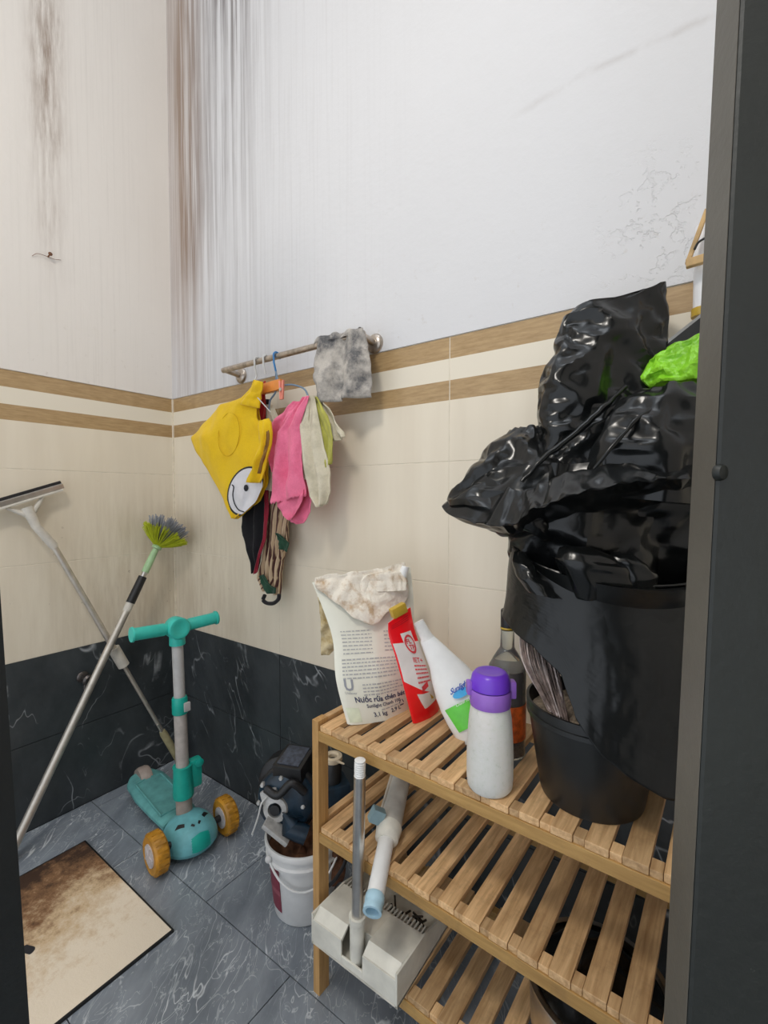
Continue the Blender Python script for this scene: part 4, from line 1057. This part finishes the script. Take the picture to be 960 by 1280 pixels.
for px, py in ((54, 621), (8, 635)):
    obj('brace', MB().tube([PX(38, 645, .037), PX(px, py, .036)], [.010, .005], 10), GREYPL, sq)

# cobweb brush
bb = PZ(6, 1083, .004); bt = P(196, 684, 1.68)
cb = thing('cobweb_brush', 'telescopic cobweb brush with a lime and grey round head in the corner', 'brush', bb)
q = lambda x, y: along(x, y, bb, bt)
obj('lower_tube', MB().tube([bb, q(160, 762)], [.0125, .0118], 16), ALU, cb)
obj('lock_ring', MB().tube([q(158, 764), q(165, 752)], .0135, 16), GREYPL, cb)
obj('foam_grip', MB().tube([q(164, 754), q(182, 722)], [.0150, .0142], 16), BLACKP, cb)
obj('inner_tube', MB().tube([q(182, 722), q(186, 714)], .0095, 12), STEEL, cb)
obj('head_socket', MB().tube([q(183, 716), q(190, 702), q(196, 687)], [.0125, .0125, .0105], 14), MINT, cb)
axb = (bt - bb).normalized(); tip = q(197, 685)
axh = (axb + Vector((.10, .06, .05))).normalized()
xx = axh.cross(Vector((0, 0, 1))).normalized(); yy = axh.cross(xx)
obj('hub', MB().lathe([(.016, -.004), (.018, .002), (.012, .012)], tip, axh, 16), MINT, cb)
for nm, mt, n_, th0, th1, ln, wid in (('lime_tufts', BRISTLE, 12, .88, 1.0, .090, .17), ('grey_tufts', BRISTLEG, 9, .25, .6, .108, .30)):
    for k in range(n_):
        phi = 2 * PI * k / n_ + .2; mb = MB(); spr = R.uniform(th0, th1)
        cd_ = axh * math.cos(spr) + (xx * math.cos(phi) + yy * math.sin(phi)) * math.sin(spr)
        for j in range(34):
            d = (cd_ + Vector((R.gauss(0, wid * .42), R.gauss(0, wid * .42), R.gauss(0, wid * .42)))).normalized()
            l = ln * R.uniform(.82, 1.05); s = tip + d * .012
            sag = (axh * .15 + d).normalized()
            mb.tube([s, s + d * l * .55, s + d * l * .55 + sag * l * .45], [.0016, .0014, .0012], 4)
        obj('tuft' if nm == 'lime_tufts' else 'grey_tuft', mb, mt, cb)

# wall valve and nail
vp = PX(103, 846, 0)
va = thing('wall_valve', 'small tarnished water valve on the left wall behind the poles', 'valve', (0, vp.y, vp.z))
obj('flange', MB().lathe([(.019, .0), (.019, .004), (.012, .010)], (0, vp.y, vp.z), (1, 0, 0), 18), DARKCHROME, va)
obj('spindle', MB().tube([(.004, vp.y, vp.z), (.05, vp.y, vp.z)], .008, 12), DARKCHROME, va)
obj('knob', MB().lathe([(.010, 0), (.017, .004), (.018, .014), (.012, .020)], (.036, vp.y, vp.z), (1, 0, 0), 10), DARKCHROME, va)
obj('outlet', MB().tube([(.028, vp.y, vp.z), (.030, vp.y - .004, vp.z - .035)], [.007, .006], 10), DARKCHROME, va)
npx = PX(60, 321, .003)
nl = thing('wall_nail', 'rusty nail with a twist of wire in the upper left wall', 'nail', npx)
obj('shank', MB().tube([npx, npx + Vector((.02, 0, .003))], .0022, 8), RUST, nl)
obj('head', MB().lathe([(.006, 0), (.006, .002), (.003, .004)], npx + Vector((.019, 0, .003)), (1, 0, .1), 10), RUST, nl)
obj('wire', MB().tube(spline([PX(40, 320, .006), PX(47, 317, .01), PX(60, 321, .014), PX(68, 324, .01), PX(76, 325, .006)], 5), .0008, 5), RUST, nl)

# ================================================================== SCOOTER (faces +x, built in its own frame: x forward, y left)
SC = (.319, -.221, 0); SCR = math.radians(-7.4)
sct = thing('kick_scooter', 'teal three-wheeled kick scooter with amber wheels in the corner', 'scooter', SC, SCR, world=False)
def sobj(name, mb, mat, par=None, **k): return obj(name, mb, mat, par or sct, **k)
# deck
def deck(u, v, top):
    x = lerp(-.235, .10, u); w = track([(-.235, .042), (-.20, .060), (-.10, .066), (.02, .060), (.10, .054)], x)[0]
    s = 2 * v - 1; edge = abs(s) ** 5
    z = .070 - .012 * edge + (.0) if top else .034 + .014 * edge
    return Vector((x, s * w, z + .010 * max(0, u - .75) * 4 * .0))
mb = MB()
A1 = mb.grid(lambda u, v: deck(u, v, True), 40, 18); B1 = mb.grid(lambda u, v: deck(u, v, False), 40, 18)
for j in range(18):
    for i in (0, 40): mb.bm.faces.new((A1[j][i], A1[j + 1][i], B1[j + 1][i], B1[j][i]))
for i in range(40):
    for j in (0, 18): mb.bm.faces.new((A1[j][i], A1[j][i + 1], B1[j][i + 1], B1[j][i]))
dk = sobj('deck', mb, TEALD)
path = [(-.165, -.043), (-.178, 0), (-.165, .043), (.06, .044), (.06, -.044), (-.165, -.043)]
sobj('deck_rim', MB().tube([(x, y, .0705) for x, y in path], .0032, 8), TEALD)
# rear mudguard wheel
sobj('rear_wheel', MB().lathe([(.020, -.017), (.036, -.014), (.041, -.006), (.041, .006), (.036, .014), (.020, .017)], (-.215, .0, .0425), (0, 1, 0), 28), TAUPE)
sobj('rear_brake', MB().lathe([(.044, -.019), (.048, -.010), (.048, .010), (.044, .019)], (-.213, 0, .046), (0, 1, 0), 28), TAUPE)
# front shell
def shell(u, v):
    a = 2 * PI * u; b = v * PI * .5
    cx = .165; rx, ry_, rz2 = .080, .074, .068
    ex = .85
    x = math.copysign(abs(math.cos(a)) ** ex, math.cos(a)) * math.sin(b); y = math.copysign(abs(math.sin(a)) ** ex, math.sin(a)) * math.sin(b); z = math.cos(b)
    return Vector((cx + rx * x, ry_ * y, .034 + rz2 * z ** .8))
mb = MB(); mb.grid(shell, 44, 16, True); bmesh.ops.remove_doubles(mb.bm, verts=mb.bm.verts[:], dist=.0003); sobj('front_shell', mb, TEALB)
sobj('shell_base', MB().lathe([(.05, .018), (.075, .02), (.08, .034), (.05, .036)], (.162, 0, 0), (0, 0, 1), 32), TEALB)
def onshell(x, y, e=.0012):
    X = (x - .165) / .080; Y = y / .074; r2 = min(.98, X * X + Y * Y); return Vector((x, y, .034 + .068 * (math.sqrt(1 - r2)) ** .8 + e))
for pts in ([(.178, -.052), (.196, -.030), (.186, -.026), (.172, -.040)], [(.178, .052), (.196, .030), (.186, .026), (.172, .040)], [(.204, -.016), (.212, -.008), (.208, -.004), (.200, -.010)], [(.204, .016), (.212, .008), (.208, .004), (.200, .010)]):
    c = Vector((sum(p[0] for p in pts) / 4, sum(p[1] for p in pts) / 4))
    mb = MB(); mb.grid(lambda a, b: onshell(*(c.lerp(Vector(pts[int(a * 4) % 4]).lerp(Vector(pts[(int(a * 4) + 1) % 4]), a * 4 - int(a * 4)), b))), 16, 4, True); sobj('vent_hole', mb, BLACKP)
def nose(u, v):
    a = 2 * PI * u; y = .044 * v * math.cos(a); z = .058 + .022 * v * math.sin(a) - .004 * abs(math.cos(a)) * v
    r = max(0, 1 - (y / .074) ** 2 - ((max(0, (z - .034)) / .068) ** 2.5))
    return Vector((.165 + .080 * math.sqrt(r) + .0022, y, z))
mb = MB(); mb.grid(nose, 32, 6, True); sobj('nose_panel', mb, TEALG)
# front wheels
for s in (-1, 1):
    c = (.185, s * .106, .0565)
    w = sobj('front_wheel', MB().lathe([(.030, -.018), (.049, -.0195), (.0545, -.014), (.0565, 0), (.0545, .014), (.049, .0195), (.030, .018)], c, (0, 1, 0), 40), AMBER)
    for k in range(20):
        a = 2 * PI * k / 20
        M = Matrix.Translation(c) @ Matrix.Rotation(a, 4, 'Y')
        sobj('tread_block', MB().box((-.0052, -.014, .0545), (.0052, .014, .0567), .0006, M), AMBER, w, smooth=False)
    sobj('hub', MB().lathe([(.010, -.021), (.031, -.0205), (.0315, -.010), (.0315, .010), (.031, .0205), (.010, .021)], c, (0, 1, 0), 28), HUB, w)
    for k in range(5):
        a = 2 * PI * k / 5
        sobj('spoke', bar(Vector(c) + Vector((0, s * .021, 0)), Vector(c) + Vector((math.cos(a) * .029, s * .021, math.sin(a) * .029)), .004, .006), HUB, w, smooth=False)
    sobj('axle', MB().tube([(.185, s * .06, .0565), (.185, s * .09, .0565)], .010, 12), BLACKP)
# stem and handlebar
s0 = Vector((.125, 0, .095)); s1 = Vector((.105, -.006, .655))
def st(t): return s0.lerp(s1, t)
sobj('stem_base', MB().tube([st(-.03), st(.12)], .0235, 18), TAUPE)
sobj('folding_joint', MB().tube([st(.085), st(.10), st(.24), st(.255)], [.030, .031, .027, .029], 20), TEALG)
jm = st(.22)
sobj('joint_lever', MB().box((-.012, .018, -.060), (.016, .056, .028), .008, Matrix.Translation(jm)), TEALG)
sobj('joint_pivot', MB().lathe([(.013, 0), (.013, .005), (.008, .007)], jm + Vector((.016, .045, .016)), (1, 0, 0), 18), TEALG)
sobj('lower_tube', MB().tube([st(.22), st(.62)], .0190, 18), simple('worn_grey_tube', (.44, .40, .37), .45, var=.15))
cl_ = sobj('clamp', MB().tube([st(.545), st(.55), st(.63), st(.638)], [.0215, .0235, .0225, .0205], 18), TEALG)
sobj('clamp_lever', MB().box((.018, .002, -.016), (.027, .022, .012), .003, Matrix.Translation(st(.59))), STEM_GREY, cl_)
sobj('upper_tube', MB().tube([st(.60), st(.97)], .0165, 18), STEM_GREY)
sobj('bar_socket', MB().tube([st(.925), st(.93), st(1.0)], [.0225, .0235, .022], 18), TEAL)
hc = st(1.02)
sobj('bar_hub', MB().lathe([(.030, -.020), (.033, -.016), (.033, .022), (.030, .026), (.022, .0275), (.020, .0265)], hc, (1, 0, .05), 26), TEAL)
for s in (-1, 1):
    e = hc + Vector((0, s * .130, .006))
    g = sobj('grip', MB().tube([hc + Vector((0, s * .02, 0)), hc.lerp(e, .25), hc.lerp(e, .30), hc.lerp(e, .95), hc.lerp(e, .96), e], [.0165, .0165, .0190, .0185, .0225, .0215], 18), TEAL)

# ================================================================== BOARD ON THE FLOOR
bd = thing('stained_board', 'rust-stained beige board with black edges lying on the floor', 'board', (.45, -.60, 0))
obj('panel', MB().box((.203, -.90, .0015), (.697, -.424, .0075), .001), BOARD, bd, False)
for a, b in (((.199, -.90, .0), (.2030, -.420, .0072)), ((.697, -.90, .0), (.7010, -.420, .0072)), ((.2030, -.424, .0), (.697, -.420, .0072))):
    obj('edge_trim', MB().box(a, b), BLACKP, bd, False)
hp = PZ(35, 1187, .0078)
mb = MB(); mb.grid(lambda u, v: hp + Vector((.018 * v * math.cos(2 * PI * u), .010 * v * math.sin(2 * PI * u) * (1 + .4 * math.sin(4 * PI * u)), .0004)), 16, 3, True); obj('burnt_hole', mb, INK, bd)

# ================================================================== BUCKET AND PUMP
bk = Vector((.900, -.172, 0))
bu = thing('paint_bucket', 'white plastic bucket with maroon label beside the shelf leg', 'bucket', bk)
lathe_obj('bucket_wall', [(.060, .001), (.074, .001), (.0775, .006), (.0905, .150), (.0975, .152), (.0985, .158), (.0945, .162), (.0945, .178), (.1005, .180), (.1015, .190), (.099, .195), (.095, .195), (.0925, .188), (.088, .150), (.073, .008), (.060, .006)], bk, BUCKETW, bu, 56)
def arc(name, a0, a1, z0, z1, mat, par, e=.001):
    def f(u, v):
        a = math.radians(lerp(a0, a1, u)); z = lerp(z0, z1, v); r = .0775 + (.0905 - .0775) * (z - .006) / .144 + e
        return bk + Vector((r * math.cos(a), r * math.sin(a), z))
    mb = MB(); mb.grid(f, 20, 6); return obj(name, mb, mat, par)
arc('label', 226, 272, .03, .148, MAROON, bu)
arc('label_stripe', 226, 272, .075, .088, simple('faded_maroon', (.33, .09, .12), .5), bu, .0016)
hd_pts = [bk + Vector((.1005 * math.cos(a), .1005 * math.sin(a), .166 - .055 * math.sin((a - math.radians(255)) / math.radians(120) * PI))) for a in [math.radians(255 + 120 * k / 16) for k in range(17)]]
obj('bail_handle', MB().tube(hd_pts, .0028, 8), BUCKETW, bu)
obj('handle_lug', MB().sphere(hd_pts[0], .009), BUCKETW, bu)
mb = MB(); mb.grid(lambda u, v: bk + Vector((.0895 * v * math.cos(2 * PI * u), .0895 * v * math.sin(2 * PI * u), .168 + .014 * nz((v * math.cos(2 * PI * u), v * math.sin(2 * PI * u), 0), 5))), 30, 8, True); obj('dregs', mb, RUST, bu)
# pump: tilted so the volute looks to the lower left front
pmc = P(357, 1001, 1.165)
pm = thing('water_pump', 'old navy blue water pump motor resting on the white bucket', 'pump', pmc - Vector((0, 0, .13)))
fa = (-RT * .10 - FH * .92 + UP * .12).normalized()      # axis toward the viewer-left
pz = Vector((0, 0, 1)); px_ = pz.cross(fa).normalized(); pz = fa.cross(px_)
PM = Matrix(((px_.x, fa.x, pz.x, pmc.x), (px_.y, fa.y, pz.y, pmc.y), (px_.z, fa.z, pz.z, pmc.z), (0, 0, 0, 1))) @ Matrix.Rotation(-.35, 4, 'Y')
def L_(x, y, z): return PM @ Vector((x, y, z))
axv = (PM.to_3x3() @ Vector((0, 1, 0)))
obj('motor_body', MB().lathe([(.045, -.13), (.060, -.125), (.062, -.04), (.056, -.03)], L_(0, 0, 0), axv, 32), PUMPB, pm)
for k in range(14):
    a = 2 * PI * k / 14
    M = PM @ Matrix.Rotation(a, 4, 'Y'); obj('cooling_fin', MB().box((-.0018, -.12, .060), (.0018, -.045, .068), 0, M), PUMPB, pm, False)
obj('volute', MB().lathe([(.03, -.035), (.066, -.032), (.074, -.022), (.074, .0), (.066, .012), (.045, .018), (.02, .019)], L_(0, 0, 0), axv, 36), PUMPB, pm)
obj('volute_rim', MB().lathe([(.078, -.026), (.082, -.022), (.082, -.012), (.078, -.008)], L_(0, 0, 0), axv, 36), BLACKP, pm)
obj('silver_face', MB().lathe([(.030, .012), (.033, .018), (.030, .024), (.018, .026), (.0165, .018), (.004, .016)], L_(-.022, 0, -.004), axv, 26), PUMPM, pm)
obj('silver_lobe', MB().box((-.050, .010, .010), (-.004, .024, .046), .006, PM), PUMPM, pm)
obj('discharge_bore', MB().lathe([(.013, .020), (.0125, .0275), (.009, .0278)], L_(-.022, 0, -.004), axv, 20), BLACKP, pm)
for x, z in ((-.062, .02), (-.04, .058), (.012, .06), (.045, -.02), (.01, -.062), (-.05, -.04)):
    obj('bolt', MB().lathe([(.0062, .006), (.0062, .016), (.004, .019)], L_(x, 0, z), axv, 6), PUMPM, pm, False)
obj('suction_arm', MB().tube([L_(.015, .012, -.03), L_(.0, .022, -.055), L_(.035, .018, -.085)], [.030, .026, .022], 18), PUMPB, pm)
obj('strap_hose', MB().tube(spline([L_(-.03, .022, .05), L_(.0, .032, .03), L_(.04, .026, .045), L_(.06, .012, .01)], 6), .010, 12), BLACKP, pm)
obj('mount_foot', MB().box((-.055, -.02, -.008), (.02, .03, .004), .003, Matrix.Translation(P(354, 1043, 1.125)) @ Matrix.Rotation(.5, 4, 'Z') @ Matrix.Rotation(.62, 4, 'Y')), PUMPM, pm)
tb = P(368, 957, 1.20)
obj('terminal_box', MB().box((-.040, -.045, -.030), (.040, .045, .028), .005, Matrix.Translation(tb) @ Matrix.Rotation(YAW - .25, 4, 'Z') @ Matrix.Rotation(.12, 4, 'X')), BLACKP, pm)
obj('box_lid', MB().box((-.030, -.036, .028), (.030, .036, .0305), .001, Matrix.Translation(tb) @ Matrix.Rotation(YAW - .25, 4, 'Z') @ Matrix.Rotation(.12, 4, 'X')), simple('worn_rating_plate', (.05, .06, .085), .4, var=.6, scale=90), pm)
obj('fan_cowl', MB().lathe([(.03, -.125), (.055, -.12), (.062, -.105), (.062, -.055), (.056, -.05)], L_(-.022, 0, .030), axv, 28), BLACKP, pm)
obj('power_wire', MB().tube(spline([P(336, 994, 1.15), P(327, 1004, 1.14), P(323, 1020, 1.14), P(318, 1035, 1.15), P(315, 1043, 1.155)], 6), .0022, 8), HOOKW, pm)
# pressure switch and pipe stub seen behind the leg
sw = P(416, 985, 1.19)
ps = thing('pressure_switch', 'black pump switch box with a tan pipe ring behind the shelf leg', 'switch', sw - Vector((0, 0, .07)))
obj('switch_box', MB().box((-.038, -.035, -.045), (.038, .035, .020), .006, Matrix.Translation(sw) @ Matrix.Rotation(YAW + .4, 4, 'Z')), PUMPB, ps)
obj('pipe_stub', MB().lathe([(.022, -.01), (.024, .055), (.022, .058)], sw + Vector((0, 0, .018)), (0, 0, 1), 22), BLACKP, ps)
obj('tan_ring', MB().lathe([(.024, .074), (.0255, .077), (.0245, .086), (.016, .088), (.011, .084), (.010, .070)], sw, (0, 0, 1), 24), TAN, ps)
obj('ring_tag', MB().tube([sw + Vector((.02, -.008, .083)), sw + Vector((.036, .004, .074))], [.004, .002], 8), TAN, ps)
obj('cable_loop', MB().tube(spline([P(412, 1040, 1.13), P(428, 1052, 1.12), P(432, 1075, 1.11), P(420, 1098, 1.12), P(410, 1108, 1.13)], 6), .0045, 8), BLACKP, ps)
o = obj('rag_bundle', loft([(1030, 408, 424, 1.2, .02, 0), (1046, 402, 432, 1.19, .03, 0), (1075, 404, 432, 1.19, .03, 0), (1096, 410, 428, 1.19, .02, 0)], 30, amp=.012, f=26, seed=71, excess=1.1), RUST, sub=1); tag(o, 'rust-brown bundle hanging between bucket and dustpan', 'bundle')

# ================================================================== DUSTPAN (hung at the left end of the lowest tier)
dx0, dx1, dy0, dy1 = 1.108, 1.318, -.356, -.10; dz = ZB + .001
dp = thing('dustpan', 'big grimy white dustpan with comb teeth on the bottom tier', 'dustpan', ((dx0 + dx1) / 2, dy0, dz), world=True)
FT = .222     # height of the front wall
def frame(y): return track([(dy0, FT), (dy0 + .10, FT - .012), (dy1, dz + .012)], y)[0]
mb = MB(); t = .004
mb.box((dx0, dy0, dz), (dx1, dy1, dz + .005), .001); obj('pan_floor', mb, PANIN, dp, False)
mb = MB(); mb.prism([(dx0, dy0, dz), (dx0, dy1, dz), (dx0, dy1, dz + .014), (dx0, dy0 + .10, FT - .004), (dx0, dy0, FT)], [(dx0 + t, dy0, dz), (dx0 + t, dy1, dz), (dx0 + t, dy1, dz + .014), (dx0 + t, dy0 + .10, FT - .004), (dx0 + t, dy0, FT)]); obj('side_wall', mb, PANW, dp, False)
mb = MB(); mb.prism([(dx1, dy0, dz), (dx1, dy1, dz), (dx1, dy1, dz + .014), (dx1, dy0 + .10, FT - .004), (dx1, dy0, FT)], [(dx1 - t, dy0, dz), (dx1 - t, dy1, dz), (dx1 - t, dy1, dz + .014), (dx1 - t, dy0 + .10, FT - .004), (dx1 - t, dy0, FT)]); obj('side_wall', mb, PANW, dp, False)
xc = (dx0 + dx1) / 2; nw = .026
for a, b in ((dx0 + t, xc - nw), (xc + nw, dx1 - t)):
    m_ = MB(); m_.box((a, dy0, dz + .005), (b, dy0 + .004, FT - .012), .001); obj('front_wall', m_, PANW, dp, False)
    m_ = MB(); m_.prism([(a, dy0, FT - .014), (b, dy0, FT - .014), (b, dy0 + .022, FT + .001), (a, dy0 + .022, FT + .001)], [(a, dy0 + .004, FT - .018), (b, dy0 + .004, FT - .018), (b, dy0 + .024, FT - .003), (a, dy0 + .024, FT - .003)]); obj('sloped_lip', m_, PANW, dp, False)
    m_ = MB(); m_.prism([(a, dy0 + .022, FT + .001), (b, dy0 + .022, FT + .001), (b, dy0 + .098, FT - .006), (a, dy0 + .098, FT - .006)], [(a, dy0 + .022, FT - .004), (b, dy0 + .022, FT - .004), (b, dy0 + .098, FT - .011), (a, dy0 + .098, FT - .011)]); obj('top_pad', m_, PANW, dp, False)
m_ = MB(); m_.box((xc - nw, dy0 + .034, dz + .005), (xc + nw, dy0 + .038, FT - .004), .001); obj('notch_wall', m_, PANW, dp, False)
m_ = MB(); m_.box((xc - nw, dy0, dz + .005), (xc + nw, dy0 + .004, dz + .020), .001); obj('notch_wall', m_, PANW, dp, False)
m_ = MB(); m_.box((xc - nw, dy0 + .036, FT - .010), (xc + nw, dy0 + .098, FT - .005), .001); obj('notch_shelf', m_, PANIN, dp, False)
tooth = None
n_t = 24
for k in range(n_t):
    x = dx0 + .010 + (dx1 - dx0 - .020) * k / (n_t - 1)
    if tooth is None:
        o = obj('comb_tooth', MB().box((-.0017, 0, 0), (.0017, .020, .004), .0004), PANW, dp, False); tooth = o.data; o.matrix_parent_inverse = Matrix.Translation(-dp.location)
    else:
        o = bpy.data.objects.new('comb_tooth', tooth); COL.objects.link(o); o.parent = dp; o.matrix_parent_inverse = Matrix.Translation(-dp.location)
    o.location = (x, dy0 + .097, FT - .011)
mb = MB()
for k in range(16):
    p = Vector((xc + R.uniform(.0, .09), dy0 + R.uniform(.115, .16), dz + .012 + R.uniform(0, .03))); mb.tube([p, p + Vector((R.uniform(-.03, .03), R.uniform(-.02, .02), R.uniform(-.01, .02)))], .0022, 5)
o = obj('twig_debris', mb, simple('dark_twigs', (.05, .04, .03), .9), dp); o['kind'] = 'stuff'
# handle standing in the socket
h0 = Vector((xc, dy0 + .016, dz + .012)); h1_ = PY(450, 950, dy0 + .010)
hl = lambda t: h0.lerp(h1_, t)
zt = lambda z: (z - h0.z) / (h1_.z - h0.z)
obj('handle_socket', MB().tube([hl(0), hl(zt(.262)), hl(zt(.264))], [.0130, .0150, .0140], 18), PANW, dp)
obj('socket_rim', MB().tube([hl(zt(.255)), hl(zt(.266))], [.0165, .0165], 18), PANW, dp)
obj('steel_tube', MB().tube([hl(zt(.22)), hl(.925)], .0115, 18), STEEL, dp)
pr = [(.0095, 0)]; 
ax_ = (h1_ - h0); Lh = ax_.length
prof = []
for k in range(7): prof += [(.0108, .925 * Lh + k * .0042), (.0096, .925 * Lh + k * .0042 + .0021)]
prof += [(.0105, 1.0 * Lh), (.006, 1.004 * Lh)]
obj('thread_cap', MB().lathe(prof, h0, ax_, 18), WHITEP, dp)

# ================================================================== WHITE PLASTIC HANDLE ON THE MIDDLE TIER
w0 = P(505, 960, 1.10); w1 = P(484, 1044, .915); w2 = P(467, 1131, .80)
sp = thing('mop_handle', 'white jointed plastic mop handle with blue end poking off the middle tier', 'handle', w1)
obj('wide_grip', MB().tube([w0, w0.lerp(w1, .5), w0.lerp(w1, .92), w1], [.0215, .0225, .0245, .020], 20), simple('grey_white_plastic', (.56, .55, .51), .45, var=.12), sp)
obj('grip_rib', MB().tube([w0 + Vector((-.017, -.012, .01)), w0.lerp(w1, .75) + Vector((-.018, -.012, .01))], .0045, 8), GREYPL, sp)
obj('ferrule', MB().tube([w0.lerp(w1, .9), w1.lerp(w2, .06), w1.lerp(w2, .10)], [.0265, .0235, .0175], 20), simple('ivory_plastic', (.72, .70, .62), .45), sp)
obj('white_tube', MB().tube([w1, w1.lerp(w2, .90)], .0158, 20), WHITEP, sp)
ee = (w2 - w1).normalized()
obj('blue_end', MB().lathe([(.0162, -.016), (.0172, -.014), (.0172, -.004), (.0160, .0), (.0172, .004), (.0168, .012), (.0120, .012), (.0118, -.01), (.002, -.012)], w2, ee, 24), PALEBLUE, sp)
tg = P(471, 1019, .93)
obj('trigger', MB().box((-.014, -.010, -.014), (.014, .010, .014), .003, Matrix.Translation(tg) @ Matrix.Rotation(YAW + .2, 4, 'Z') @ Matrix.Rotation(.5, 4, 'Y')), GREYBLUE, sp)

# ================================================================== BOTTOM TIER POT
tp = Vector((1.615, -.20, ZB))
spn = thing('steel_pot', 'stainless steel pot with a black bag inside on the bottom tier', 'pot', tp)
lathe_obj('pot_wall', [(.07, .001), (.095, .002), (.105, .012), (.108, .10), (.113, .104), (.113, .108), (.105, .107), (.102, .014), (.09, .006), (.07, .005)], tp, STEEL, spn, 48)
def lump(u, v):
    a = 2 * PI * u; r = .100 * v; p = Vector((r * math.cos(a), r * math.sin(a), 0)); 
    return tp + p + Vector((0, 0, .095 + .05 * math.cos(v * PI / 2) + .035 * (cells(p, 22, 4) - .3) * (1 - v * .5)))
mb = MB(); mb.grid(lump, 50, 20, True); o = obj('bag_lining', mb, BAG, spn)

for o in bpy.data.objects:
    if '_w' in o: del o['_w']
